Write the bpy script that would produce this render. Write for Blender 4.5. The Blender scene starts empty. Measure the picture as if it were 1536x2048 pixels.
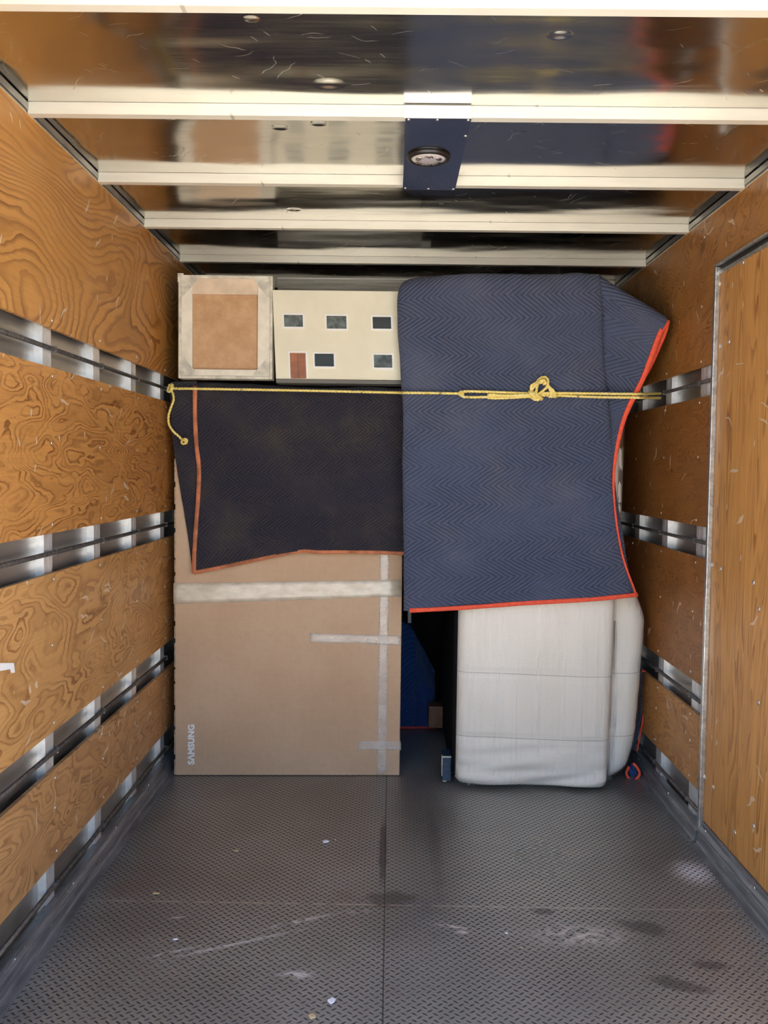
import bpy, bmesh, math, random
import numpy as np
from mathutils import Vector, Matrix, noise
random.seed(7)
PI = math.pi
SC = bpy.context.scene
COL = SC.collection

# ------------------------------------------------------------------ camera
YAW, PITCH, ROLL, FPX, CZ = 0.0079, 0.0500, 0.0125, 1770.995, 1.2894
def cam_basis():
    cy, sy, cp, sp, cr, sr = math.cos(YAW), math.sin(YAW), math.cos(PITCH), math.sin(PITCH), math.cos(ROLL), math.sin(ROLL)
    f = Vector((-sy*cp, cy*cp, -sp)); r = Vector((cy, sy, 0)); u = r.cross(f)
    return cr*r + sr*u, -sr*r + cr*u, f
CR, CU, CF = cam_basis()
cam = bpy.data.cameras.new('camera'); cam_ob = bpy.data.objects.new('camera', cam); COL.objects.link(cam_ob)
cam.sensor_fit = 'HORIZONTAL'; cam.sensor_width = 36; cam.lens = FPX*36/1536
cam.clip_start = 0.05; cam.clip_end = 300
m = Matrix((CR, CU, -CF)).transposed().to_4x4(); m.translation = (0, 0, CZ)
cam_ob.matrix_world = m
SC.camera = cam_ob
def ray(x, y): return CF + CR*((x-768)/FPX) - CU*((y-1024)/FPX)
def P(x, y, Y):                     # point of the place at distance Y into the truck
    d = ray(x, y); t = Y/d.y; return Vector((d.x*t, Y, CZ+d.z*t))
def PZ(x, y, Z):
    d = ray(x, y); t = (Z-CZ)/d.z; return Vector((d.x*t, d.y*t, Z))
def PX(x, y, X):
    d = ray(x, y); t = X/d.x; return Vector((X, d.y*t, CZ+d.z*t))

# ------------------------------------------------------------------ light
SC.view_settings.view_transform = 'Standard'; SC.view_settings.look = 'None'
SC.view_settings.exposure = 1.75; SC.view_settings.gamma = 1; SC.view_settings.use_curve_mapping = False
SC.cycles.max_bounces = 12; SC.cycles.diffuse_bounces = 7; SC.cycles.glossy_bounces = 6
SC.cycles.transparent_max_bounces = 10; SC.cycles.caustics_reflective = False; SC.cycles.caustics_refractive = False
SC.cycles.sample_clamp_indirect = 6
SC.cycles.use_denoising = True
W = bpy.data.worlds.new('sky'); SC.world = W; W.use_nodes = True
wt = W.node_tree; wt.nodes.clear()
sky = wt.nodes.new('ShaderNodeTexSky'); sky.sky_type = 'NISHITA'; sky.sun_disc = False
sky.sun_elevation = math.radians(58); sky.sun_rotation = math.radians(-70); sky.air_density = 1; sky.dust_density = 4.0; sky.ozone_density = .6
bg = wt.nodes.new('ShaderNodeBackground'); bg.inputs[1].default_value = 0.27
wo = wt.nodes.new('ShaderNodeOutputWorld')
wt.links.new(sky.outputs[0], bg.inputs[0]); wt.links.new(bg.outputs[0], wo.inputs[0])
sl = bpy.data.lights.new('sun', 'SUN'); sl.energy = 6.0; sl.angle = math.radians(0.6); sl.color = (1.0, 0.95, 0.86)
so = bpy.data.objects.new('sun', sl); COL.objects.link(so)
so.rotation_euler = Vector((-0.55, 0.22, 1.0)).to_track_quat('Z', 'Y').to_euler()
so.location = (-4, 2, 8)

# ------------------------------------------------------------------ dimensions
XL, XR = -0.9325, 1.0898            # faces of the plywood
ZC = 2.206                          # roof skin
ZB = 2.176                          # underside of the bows, top of plywood
Y0, Y1 = 1.30, 6.0                  # rear opening, front wall

# ------------------------------------------------------------------ mesh helpers
def wloc(o):
    v = Vector((0, 0, 0))
    while o is not None:
        v = v + o.location; o = o.parent
    return v
class MB:
    def __init__(s): s.v = []; s.f = []; s.uv = None
    def quadgrid(s, G, uv=None):    # G[i][j] points
        b = len(s.v); n = len(G); m_ = len(G[0])
        for row in G: s.v += [tuple(p) for p in row]
        for i in range(n-1):
            for j in range(m_-1):
                s.f.append((b+i*m_+j, b+i*m_+j+1, b+(i+1)*m_+j+1, b+(i+1)*m_+j))
        if uv is not None:
            s.uv = (s.uv or []) + [tuple(p) for row in uv for p in row]
        return s
    def box(s, a, b):
        x0, y0, z0 = a; x1, y1, z1 = b; k = len(s.v)
        s.v += [(x0,y0,z0),(x1,y0,z0),(x1,y1,z0),(x0,y1,z0),(x0,y0,z1),(x1,y0,z1),(x1,y1,z1),(x0,y1,z1)]
        s.f += [tuple(k+i for i in q) for q in ((3,2,1,0),(4,5,6,7),(0,1,5,4),(1,2,6,5),(2,3,7,6),(3,0,4,7))]
        return s
    def hexa(s, q0, q1):            # q0, q1 two quads of points joined
        k = len(s.v); s.v += [tuple(p) for p in q0] + [tuple(p) for p in q1]
        s.f += [tuple(k+i for i in q) for q in ((0,1,2,3),(7,6,5,4),(0,4,5,1),(1,5,6,2),(2,6,7,3),(3,7,4,0))]
        return s
    def prism(s, poly, d):          # polygon (3d points) extruded by vector d
        k = len(s.v); n = len(poly); d = Vector(d)
        s.v += [tuple(p) for p in poly] + [tuple(Vector(p)+d) for p in poly]
        s.f += [tuple(range(k, k+n)), tuple(range(k+2*n-1, k+n-1, -1))]
        for i in range(n):
            j = (i+1) % n; s.f.append((k+j, k+i, k+n+i, k+n+j))
        return s
    def tube(s, pts, r, n=8, lobes=0, twist=0, sx=1.0, up=None):
        pts = [Vector(p) for p in pts]; k = len(s.v); L = 0; prev = None
        for i, p in enumerate(pts):
            t = (pts[min(i+1, len(pts)-1)]-pts[max(i-1, 0)]).normalized()
            if prev is None:
                a = up or (Vector((0,0,1)) if abs(t.z) < .9 else Vector((0,1,0)))
                u = (a - t*a.dot(t)).normalized()
            else: u = (prev - t*prev.dot(t)).normalized()
            prev = u; w = t.cross(u)
            if i: L += (p-pts[i-1]).length
            rr = r[i] if isinstance(r, (list, tuple)) else r
            for j in range(n):
                a = 2*PI*j/n
                q = rr*(1+(0.22*math.cos(lobes*(a-twist*L)) if lobes else 0))
                s.v.append(tuple(p+u*(math.cos(a)*q)+w*(math.sin(a)*q*sx)))
        for i in range(len(pts)-1):
            for j in range(n):
                j2 = (j+1) % n
                s.f.append((k+i*n+j, k+i*n+j2, k+(i+1)*n+j2, k+(i+1)*n+j))
        s.f.append(tuple(k+j for j in range(n-1, -1, -1)))
        e = k+(len(pts)-1)*n; s.f.append(tuple(e+j for j in range(n)))
        return s
    def lathe(s, prof, c, axis, n=24):   # prof: (radius, along axis)
        axis = Vector(axis).normalized(); a = Vector((1,0,0)) if abs(axis.x) < .9 else Vector((0,0,1))
        u = (a-axis*a.dot(axis)).normalized(); w = axis.cross(u); c = Vector(c); k = len(s.v)
        for r, h in prof:
            for j in range(n):
                t = 2*PI*j/n; s.v.append(tuple(c+axis*h+(u*math.cos(t)+w*math.sin(t))*max(r, 1e-5)))
        for i in range(len(prof)-1):
            for j in range(n):
                j2 = (j+1) % n; s.f.append((k+i*n+j, k+i*n+j2, k+(i+1)*n+j2, k+(i+1)*n+j))
        s.f.append(tuple(k+j for j in range(n-1, -1, -1)))
        e = k+(len(prof)-1)*n; s.f.append(tuple(e+j for j in range(n)))
        return s
    def rbox(s, a, b, r, n=(12,12,12), fn=None):   # dense rounded box
        a = Vector(a); b = Vector(b); c = (a+b)/2; h = (b-a)/2; k = len(s.v)
        idx = {}
        def vid(p):
            key = (round(p.x, 5), round(p.y, 5), round(p.z, 5))
            if key in idx: return idx[key]
            inn = Vector([max(-(h[i]-r), min(h[i]-r, p[i])) for i in range(3)])
            d = p-inn
            q = inn + (d.normalized()*r if d.length > 1e-9 else Vector((0,0,0)))
            q = q + c
            if fn: q = fn(q, c, h)
            idx[key] = len(s.v); s.v.append(tuple(q)); return idx[key]
        for ax in range(3):
            u, w = (ax+1) % 3, (ax+2) % 3
            for sg in (-1, 1):
                for i in range(n[u]):
                    for j in range(n[w]):
                        q = []
                        for di, dj in ((0,0),(1,0),(1,1),(0,1)):
                            p = Vector((0,0,0)); p[ax] = sg*h[ax]
                            def sp(t, hh):      # denser spacing near the edges
                                e = r/hh
                                return -hh + 2*hh*t if e > .5 else hh*math.sin((t-.5)*PI*.9)/math.sin(.45*PI)
                            p[u] = sp((i+di)/n[u], h[u]); p[w] = sp((j+dj)/n[w], h[w]); q.append(vid(p))
                        s.f.append(tuple(q if sg > 0 else q[::-1]))
        return s

def tag(o, label=None, cat=None, group=None, kind=None):
    if label: o['label'] = label
    if cat: o['category'] = cat
    if group: o['group'] = group
    if kind: o['kind'] = kind
    return o
def obj(name, mb, mat, parent=None, smooth=False, bevel=0, label=None, origin=None):
    off = wloc(parent) if parent else (Vector(origin) if origin is not None else Vector((0,0,0)))
    me = bpy.data.meshes.new(name)
    me.from_pydata([(v[0]-off.x, v[1]-off.y, v[2]-off.z) for v in mb.v], [], mb.f); me.validate(); me.update()
    if mb.uv:
        ul = me.uv_layers.new(name='UVMap')
        for l in me.loops: ul.data[l.index].uv = mb.uv[l.vertex_index]
    bm = bmesh.new(); bm.from_mesh(me)
    if mb.uv is None: bmesh.ops.recalc_face_normals(bm, faces=bm.faces)
    bm.to_mesh(me); bm.free()
    me.materials.append(mat)
    if smooth: me.polygons.foreach_set('use_smooth', [True]*len(me.polygons))
    o = bpy.data.objects.new(name, me); COL.objects.link(o)
    if parent: o.parent = parent
    elif origin is not None: o.location = off
    if bevel:
        b = o.modifiers.new('bevel', 'BEVEL'); b.width = bevel; b.segments = 2; b.limit_method = 'ANGLE'
    if label: o['label'] = label
    return o
def thing(name, label, cat, loc, group=None):
    o = bpy.data.objects.new(name, None); COL.objects.link(o); o.location = loc; o.empty_display_size = .05
    return tag(o, label, cat, group)
def copy_part(src, parent, loc, rot=None):
    c = src.copy(); COL.objects.link(c); c.parent = parent
    c.location = Vector(loc)-wloc(parent)
    if rot: c.rotation_euler = rot
    return c
def catmull(pts, n):
    pts = [Vector(p) for p in pts]; out = []
    m_ = len(pts)-1
    for k in range(n+1):
        t = k/n*m_; i = min(int(t), m_-1); f = t-i
        p0 = pts[max(i-1,0)] if i > 0 else pts[0]*2-pts[1]
        p1, p2 = pts[i], pts[i+1]
        p3 = pts[i+2] if i+2 <= m_ else pts[-1]*2-pts[-2]
        out.append(0.5*((2*p1)+(-p0+p2)*f+(2*p0-5*p1+4*p2-p3)*f*f+(-p0+3*p1-3*p2+p3)*f**3))
    return out
def polyarc(pts, step=.02):          # resample polyline
    out = [Vector(pts[0])]
    for a, b in zip(pts[:-1], pts[1:]):
        a, b = Vector(a), Vector(b); n = max(1, int((b-a).length/step))
        out += [a.lerp(b, k/n) for k in range(1, n+1)]
    return out

# ------------------------------------------------------------------ node helpers
class NT:
    def __init__(s, name):
        s.m = bpy.data.materials.new(name); s.m.use_nodes = True; s.t = s.m.node_tree; s.t.nodes.clear()
        s.out = s.t.nodes.new('ShaderNodeOutputMaterial')
        s.b = s.t.nodes.new('ShaderNodeBsdfPrincipled'); s.t.links.new(s.b.outputs[0], s.out.inputs[0])
        s.geo = None
    def put(s, sock, v):
        if v is None: return
        if isinstance(v, bpy.types.NodeSocket): s.t.links.new(v, sock)
        elif isinstance(v, (tuple, list)) and sock.type == 'RGBA': sock.default_value = (*v[:3], 1)
        else: sock.default_value = v
    def set(s, **k):
        nm = dict(color='Base Color', rough='Roughness', metal='Metallic', normal='Normal', coat='Coat Weight', coatr='Coat Roughness',
                  alpha='Alpha', spec='Specular IOR Level', sheen='Sheen Weight', trans='Transmission Weight', emit='Emission Color', estr='Emission Strength', coatn='Coat Normal')
        for a, v in k.items(): s.put(s.b.inputs[nm[a]], v)
        return s
    def M(s, op, a, b=None, c=None, clamp=False):
        n = s.t.nodes.new('ShaderNodeMath'); n.operation = op; n.use_clamp = clamp
        for i, v in enumerate((a, b, c)):
            if v is not None: s.put(n.inputs[i], v)
        return n.outputs[0]
    def pos(s):
        if s.geo is None: s.geo = s.t.nodes.new('ShaderNodeNewGeometry')
        return s.geo.outputs['Position']
    def sep(s, v):
        n = s.t.nodes.new('ShaderNodeSeparateXYZ'); s.put(n.inputs[0], v); return n.outputs
    def comb(s, x, y, z=0.0):
        n = s.t.nodes.new('ShaderNodeCombineXYZ')
        for i, v in enumerate((x, y, z)): s.put(n.inputs[i], v)
        return n.outputs[0]
    def map(s, v, scale=(1,1,1), rot=(0,0,0), loc=(0,0,0)):
        n = s.t.nodes.new('ShaderNodeMapping'); s.put(n.inputs[0], v)
        n.inputs['Scale'].default_value = scale; n.inputs['Rotation'].default_value = rot; n.inputs['Location'].default_value = loc
        return n.outputs[0]
    def noise(s, v, scale=5, detail=3, rough=.5, dist=0, out=0):
        n = s.t.nodes.new('ShaderNodeTexNoise'); s.put(n.inputs['Vector'], v)
        for k, q in (('Scale', scale), ('Detail', detail), ('Roughness', rough), ('Distortion', dist)): s.put(n.inputs[k], q)
        return n.outputs[out]
    def vor(s, v, scale=5, rnd=1.0):
        n = s.t.nodes.new('ShaderNodeTexVoronoi'); n.voronoi_dimensions = '2D'; s.put(n.inputs['Vector'], v)
        n.inputs['Scale'].default_value = scale; n.inputs['Randomness'].default_value = rnd
        return n.outputs['Distance'], n.outputs['Color']
    def ramp(s, v, a, b, lo=0.0, hi=1.0):     # smooth step from a to b
        n = s.t.nodes.new('ShaderNodeMapRange'); n.interpolation_type = 'SMOOTHSTEP'
        s.put(n.inputs[0], v)
        for i, q in zip((1,2,3,4), (a, b, lo, hi)): s.put(n.inputs[i], q)
        return n.outputs[0]
    def mix(s, f, a, b, mode='MIX'):
        n = s.t.nodes.new('ShaderNodeMix'); n.data_type = 'RGBA'; n.blend_type = mode
        s.put(n.inputs[0], f); s.put(n.inputs[6], a); s.put(n.inputs[7], b); return n.outputs[2]
    def bump(s, h, strength=.5, dist=.01, normal=None):
        n = s.t.nodes.new('ShaderNodeBump'); n.inputs['Strength'].default_value = strength; n.inputs['Distance'].default_value = dist
        s.put(n.inputs['Height'], h)
        if normal is not None: s.put(n.inputs['Normal'], normal)
        return n.outputs[0]
    def dashes(s, v2, angle, scale, stretch, r, keep, curve=3.0):   # short stray marks
        w = s.map(s.map(v2, rot=(0,0,angle)), scale=(scale, scale*stretch, 1), loc=(keep*37, angle*11, 0))
        wob = s.noise(v2, 9, 2); w2 = s.t.nodes.new('ShaderNodeVectorMath'); w2.operation = 'MULTIPLY_ADD'
        s.put(w2.inputs[0], s.comb(wob, wob)); w2.inputs[1].default_value = (0, curve, 0); s.put(w2.inputs[2], w)
        d, c = s.vor(w2.outputs[0], 1.0)
        k = s.M('GREATER_THAN', s.sep(c)[0], keep)
        return s.M('MULTIPLY', s.ramp(d, r, r*.6), k)
    def blob(s, v, cx, cy, rx, ry, ang=0.0, soft=.5, warp=.25, wn=None):
        m_ = s.map(s.map(v, loc=(-cx, -cy, 0)), rot=(0,0,-ang)); x, y, _ = s.sep(m_)
        d = s.M('SQRT', s.M('ADD', s.M('POWER', s.M('DIVIDE', s.M('ABSOLUTE', x), rx), 2.0), s.M('POWER', s.M('DIVIDE', s.M('ABSOLUTE', y), ry), 2.0)))
        if warp: d = s.M('ADD', d, s.M('MULTIPLY', s.M('SUBTRACT', wn if wn is not None else s.noise(v, 25, 4), .5), warp*4))
        return s.ramp(d, 1.0, 1.0-soft)

def simple(name, color, rough=.5, metal=0, nscale=0, namp=.15, bump=0, bscale=40, coat=0, spec=None):
    n = NT(name); c = color
    if nscale:
        f = n.noise(n.pos(), nscale, 4, .6)
        c = n.mix(n.ramp(f, .3, .7), tuple(q*(1-namp) for q in color), tuple(min(1, q*(1+namp)) for q in color))
    n.set(color=c, rough=rough, metal=metal, coat=coat)
    if spec is not None: n.set(spec=spec)
    if bump: n.set(normal=n.bump(n.noise(n.pos(), bscale, 4), bump, .004))
    return n.m

# ------------------------------------------------------------------ materials
def plywood(name, light, dark, sy=1.0, sz=3.2, K=26, seed=0.0, contrast=.75, line=.5, scr=.93, fiber='Y', rot=0.0, jag=.55):
    n = NT(name); p = n.pos(); x, y, z = n.sep(p)
    v2 = n.comb(y, z)
    g = n.map(v2, rot=(0,0,rot), loc=(seed*3.1, seed*1.7, seed))
    h = n.noise(n.map(g, scale=(sy, sz, 1)), 1.0, 2.2, .5, .35)
    h2 = n.noise(n.map(g, scale=(sy*4, sz*3.5, 1)), 1.0, 3, .6, .4)
    h3 = n.noise(n.map(g, scale=(sy*18 if fiber == 'Y' else 60, sz*14 if fiber == 'Y' else 5, 1)), 1.0, 3, .65)
    hh = n.M('ADD', n.M('MULTIPLY', h, K), n.M('ADD', n.M('MULTIPLY', h2, K*.055), n.M('MULTIPLY', h3, jag)))
    fr = n.M('FRACT', hh)
    ln = n.M('MULTIPLY', n.ramp(fr, .45, .93), n.ramp(fr, 1.0, .94))
    lw = n.M('MULTIPLY', n.ramp(n.noise(n.map(g, scale=(sy*2, sz*2, 1)), 1.3, 2), .3, .65), 1.0)
    patch = n.M('MULTIPLY', n.ramp(n.M('FRACT', n.M('MULTIPLY', hh, .31)), .62, .66), n.ramp(n.M('FRACT', n.M('MULTIPLY', hh, .31)), .98, .93))
    fs = (3, 170, 1) if fiber == 'Y' else (170, 3, 1)
    fib = n.noise(n.map(v2, scale=fs), 1.0, 4, .6)
    blotch = n.noise(v2, 2.3, 4, .6)
    c = n.mix(n.M('MULTIPLY', ln, n.M('ADD', n.M('MULTIPLY', lw, contrast), line*.35)), light, dark)
    mid = tuple(light[i]*.52+dark[i]*.48 for i in range(3))
    c = n.mix(n.M('MULTIPLY', patch, n.M('MULTIPLY', lw, .62)), c, mid)
    c = n.mix(n.ramp(fib, .35, .75, 0, .38), c, tuple(q*.55 for q in light))
    c = n.mix(n.ramp(blotch, .35, .75, 0, .35), c, tuple(q*.6 for q in light))
    dk = n.ramp(n.noise(n.map(v2, scale=(2.2, 9, 1), loc=(seed, 0, 0)), 1.6, 5, .65), .70, .80)
    c = n.mix(n.M('MULTIPLY', dk, .55), c, (.05, .028, .012))
    s1 = n.dashes(v2, 1.1+seed, 5.0, 7, .20, scr); s2 = n.dashes(v2, .25+seed, 4.0, 11, .16, scr+.015)
    s3 = n.dashes(v2, 1.5, 14, 2, .18, .96)
    sm = n.M('MAXIMUM', n.M('MAXIMUM', s1, s2), s3)
    c = n.mix(n.M('MULTIPLY', sm, .7), c, (.80, .66, .48))
    b = n.bump(n.M('ADD', n.M('MULTIPLY', ln, -.4), n.M('MULTIPLY', fib, .7)), .25, .002)
    n.set(color=c, rough=n.ramp(blotch, .3, .8, .38, .58), normal=b, spec=.4)
    return n.m
PL, PD = (.69, .325, .090), (.24, .080, .017)
M_ply = [plywood('plywood_smooth_grain', (.68, .325, .085), PD, .55, 1.5, 60, 4.3, .7, .8, .955, rot=-.12, jag=.35),
         plywood('plywood_burl', PL, PD, 2.6, 8.5, 17, 2.1, .9, .6, .95),
         plywood('plywood_burl_pale', (.70, .375, .13), (.28, .10, .024), 1.8, 4.6, 26, 5.4, .85, .5, .94),
         plywood('plywood_worn', (.65, .355, .145), (.22, .09, .03), 2.4, 6, 24, 7.7, .75, .5, .91)]
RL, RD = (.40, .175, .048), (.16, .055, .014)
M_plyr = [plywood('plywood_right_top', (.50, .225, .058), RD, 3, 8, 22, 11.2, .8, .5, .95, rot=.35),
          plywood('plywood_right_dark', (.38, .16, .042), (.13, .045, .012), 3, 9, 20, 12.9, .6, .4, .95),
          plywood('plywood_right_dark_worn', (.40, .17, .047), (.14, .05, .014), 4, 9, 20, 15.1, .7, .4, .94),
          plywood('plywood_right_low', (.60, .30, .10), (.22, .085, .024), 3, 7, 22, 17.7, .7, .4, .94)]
M_door = plywood('plywood_door_upright_grain', (.72, .355, .098), (.32, .12, .026), 6.0, .65, 30, 21.3, .85, .6, .93, fiber='Z')
M_plyedge = simple('plywood_raw_edge', (.78, .62, .38), .7, nscale=60)

def skin_metal(name, base, rough, wave=.0, bend=(0,0)):
    n = NT(name); p = n.pos()
    st = n.noise(n.map(p, scale=(2, 2, 40)), 3, 3); bl = n.noise(p, 3, 3)
    n.set(color=n.mix(n.ramp(bl, .35, .7), base, tuple(q*.75 for q in base)), metal=1.0,
          rough=n.ramp(st, .3, .8, rough*.8, rough*1.3), normal=n.bump(n.noise(p, 2.2, 2), wave, .02))
    return n.m
M_skin = skin_metal('aluminium_side_skin', (.64, .63, .60), .46, .2)
M_stud = simple('aluminium_stud', (.88, .89, .90), .38, .6, nscale=30, namp=.08)
M_rod = simple('dull_steel_rod', (.16, .155, .15), .42, .8, nscale=60, namp=.3)
M_rivet = simple('rivet_head_metal', (.80, .79, .76), .3, .9)
M_rail = simple('aluminium_top_rail', (.42, .41, .39), .38, .9, nscale=12, namp=.15)
M_dark = simple('black_void_paint', (.012, .012, .013), .8)

# bright bow metal with dirt specks
n = NT('bright_bow_aluminium'); p = n.pos(); x, y, z = n.sep(p)
d1 = n.dashes(n.comb(x, z), .7, 9, 3, .16, .93)
bl = n.noise(n.map(p, scale=(1.5, 1, 12)), 3, 4)
c = n.mix(n.ramp(bl, .35, .7), (.84, .815, .70), (.77, .74, .63)); c = n.mix(n.M('MULTIPLY', d1, .6), c, (.35, .32, .26))
n.set(color=c, metal=.25, rough=.42); M_bow = n.m

# roof skin: mirror-like aluminium with waves, dents and scratches
n = NT('mirror_roof_aluminium'); p = n.pos(); x, y, z = n.sep(p); v2 = n.comb(x, y)
h = n.noise(n.map(p, scale=(.9, 2.2, 1)), 1.3, 2, .45)
for (px_, py_, r) in ((658, 168, .045), (560, 255, .03), (637, 247, .028), (588, 419, .03), (503, 38, .02), (1120, 70, .03)):
    q = PZ(px_, py_, ZC); g = n.blob(v2, q.x, q.y, r, r*.8, 0, 1.0, 0)
    h = n.M('SUBTRACT', h, n.M('MULTIPLY', g, .16))
s1 = n.dashes(v2, 1.0, 3.0, 34, .20, .965, 9); s2 = n.dashes(v2, -.45, 4.2, 24, .17, .965, 7); s3 = n.dashes(v2, 2.2, 9, 9, .14, .96, 3)
s4 = n.dashes(v2, .35, 5.5, 20, .18, .96, 8)
sm = n.M('MAXIMUM', n.M('MAXIMUM', s1, s2), n.M('MAXIMUM', s3, s4))
fb = n.noise(n.map(p, scale=(1, 14, 1)), 6, 4, .6)
smear = n.M('MULTIPLY', n.ramp(n.noise(p, 4.2, 4, .65), .60, .72), .55)
for (px_, py_, rx, ry, a) in ((1074, 133, .055, .02, .05), (1120, 70, .014, .03, .2), (1240, 90, .11, .012, .38)):
    q = PZ(px_, py_, ZC); smear = n.M('MAXIMUM', smear, n.M('MULTIPLY', n.blob(v2, q.x, q.y, rx, ry, a, .8, .5), .8))
rg = n.M('ADD', n.ramp(fb, .3, .8, .13, .20), n.M('MULTIPLY', smear, .10)); rg = n.M('ADD', rg, n.M('MULTIPLY', sm, .14))
n.set(color=n.mix(n.M('MULTIPLY', sm, .55), (.66, .645, .60), (.9, .88, .8)), metal=1.0, rough=rg, normal=n.bump(h, .55, .04)); M_roof = n.m

# tread plate floor
n = NT('steel_tread_plate'); p = n.pos(); x, y, z = n.sep(p); v2 = n.comb(x, y)
def lattice(off, ang):
    S = .0254
    a = n.M('SUBTRACT', n.M('FRACT', n.M('ADD', n.M('DIVIDE', x, S), off+.25)), .5)
    b = n.M('SUBTRACT', n.M('FRACT', n.M('ADD', n.M('DIVIDE', y, S), off)), .5)
    ca, sa = math.cos(ang), math.sin(ang)
    u = n.M('ADD', n.M('MULTIPLY', a, ca), n.M('MULTIPLY', b, sa)); w = n.M('SUBTRACT', n.M('MULTIPLY', b, ca), n.M('MULTIPLY', a, sa))
    # pointed lozenge: |w|/hw + (u/hl)^2 < 1
    return n.M('ADD', n.M('DIVIDE', n.M('ABSOLUTE', w), .125), n.M('POWER', n.M('DIVIDE', n.M('ABSOLUTE', u), .40), 2.0))
d = n.M('MINIMUM', lattice(0.0, math.radians(40)), lattice(.5, math.radians(-40)))
lug = n.ramp(d, 1.15, .55); core = n.ramp(d, 1.0, .72)
wn = n.noise(v2, 22, 5, .62)
big = n.noise(v2, 1.7, 5, .62); fine = n.noise(v2, 90, 3)
base = n.mix(n.ramp(big, .3, .72), (.315, .32, .298), (.45, .458, .428))
base = n.mix(n.ramp(fine, .3, .8, 0, .35), base, (.30, .303, .288))
core_c = n.mix(n.ramp(n.noise(v2, 6, 4), .35, .7), (.018, .018, .020), (.05, .048, .048))
col = n.mix(n.M('MULTIPLY', core, .96), base, core_c)
def B(px_, py_, rx, ry, a=0, soft=.6, warp=.35):
    q = PZ(px_, py_, 0); return n.blob(v2, q.x, q.y, rx, ry, a, soft, warp, wn)
# light paint scrapes
scr = B(470, 1888, .30, .012, .44, .7, .6)
for a in ((600, 1842, .18, .016, .45), (715, 1822, .05, .025, 0), (340, 1905, .12, .01, .45), (355, 1835, .04, .008, .3), (905, 1853, .08, .012, -.2),
          (590, 1950, .07, .03, .1), (925, 1865, .03, .02, 0), (1150, 1870, .2, .09, 0)):
    scr = n.M('MAXIMUM', scr, B(*a, .7, .7 if a[2] < .2 else 1.1))
scr = n.M('MULTIPLY', scr, n.ramp(wn, .44, .54))
col = n.mix(n.M('MULTIPLY', scr, .85), col, (.62, .58, .52))
wh = n.M('MULTIPLY', B(1386, 1745, .10, .12, 0, .9, .12), n.M('SUBTRACT', 1.0, core))
col = n.mix(n.M('MULTIPLY', wh, .95), col, (.72, .72, .73))
# dark grease, and the gap's dark reflection painted as a faint streak
dk = B(766, 1700, .018, .34, 0, .6, .3)
for a in ((780, 1800, .10, .07, .2), (1360, 1970, .10, .035, -.35), (1290, 1855, .09, .05, -.3), (1420, 1930, .06, .03, 0), (1085, 1822, .05, .03, 0), (870, 1700, .03, .5, 0)):
    dk = n.M('MAXIMUM', dk, n.M('MULTIPLY', B(*a), .8 if a[0] != 870 else .35))
col = n.mix(n.M('MULTIPLY', dk, .72), col, (.045, .043, .043))
ru = n.M('MAXIMUM', B(265, 1775, .12, .10, 0, 1, .5), n.M('MAXIMUM', B(1430, 1895, .05, .06, 0, 1, .5), B(690, 1790, .06, .05, 0, 1, .5)))
col = n.mix(n.M('MULTIPLY', ru, .22), col, (.20, .115, .06))
# seams between plates
q = PZ(768, 1810, 0)
sy_ = n.M('ABSOLUTE', n.M('SUBTRACT', y, q.y)); sx_ = n.M('ABSOLUTE', n.M('ADD', x, .004))
s_l = n.M('MULTIPLY', n.ramp(sy_, .0035, .0018), n.ramp(wn, .42, .52)); s_d = n.M('MULTIPLY', n.ramp(sx_, .0028, .0012), 1.0)
flat = n.M('MULTIPLY', n.ramp(sy_, .008, .011), n.ramp(sx_, .005, .007))
col = n.mix(n.M('MULTIPLY', s_l, .8), col, (.62, .58, .50)); col = n.mix(n.M('MULTIPLY', s_d, .8), col, (.04, .04, .04))
gs = n.M('MULTIPLY', n.M('MULTIPLY', lug, flat), n.ramp(B(1080, 1690, .30, .42, 0, 1, .3), 0, 1, 1, .9))
bmp = n.M('SUBTRACT', n.M('MULTIPLY', gs, 1.0), n.M('MULTIPLY', s_d, .8)); bmp = n.M('ADD', bmp, n.M('MULTIPLY', fine, .10))
rr = n.ramp(big, .3, .7, .34, .46); rr = n.M('ADD', rr, n.M('MULTIPLY', n.M('MAXIMUM', scr, core), .3))
pol = B(1075, 1690, .34, .60, 0, 1, 0); rr = n.M('SUBTRACT', rr, n.M('MULTIPLY', pol, .14))
n.set(color=col, metal=n.M('SUBTRACT', .62, n.M('MULTIPLY', n.M('MAXIMUM', n.M('MAXIMUM', scr, wh), core), .58), clamp=True), rough=rr, normal=n.bump(bmp, .55, .0022)); M_floor = n.m

n = NT('worn_grey_kick_rail'); p = n.pos(); x, y, z = n.sep(p)
f = n.noise(n.map(p, scale=(8, 2, 30)), 3, 5, .65); g = n.noise(p, 30, 4)
c = n.mix(n.ramp(f, .3, .7), (.17, .175, .185), (.34, .35, .36)); c = n.mix(n.ramp(g, .62, .75, 0, .5), c, (.42, .42, .42))
n.set(color=c, metal=.55, rough=.42, normal=n.bump(g, .2, .002)); M_kick = n.m

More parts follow.
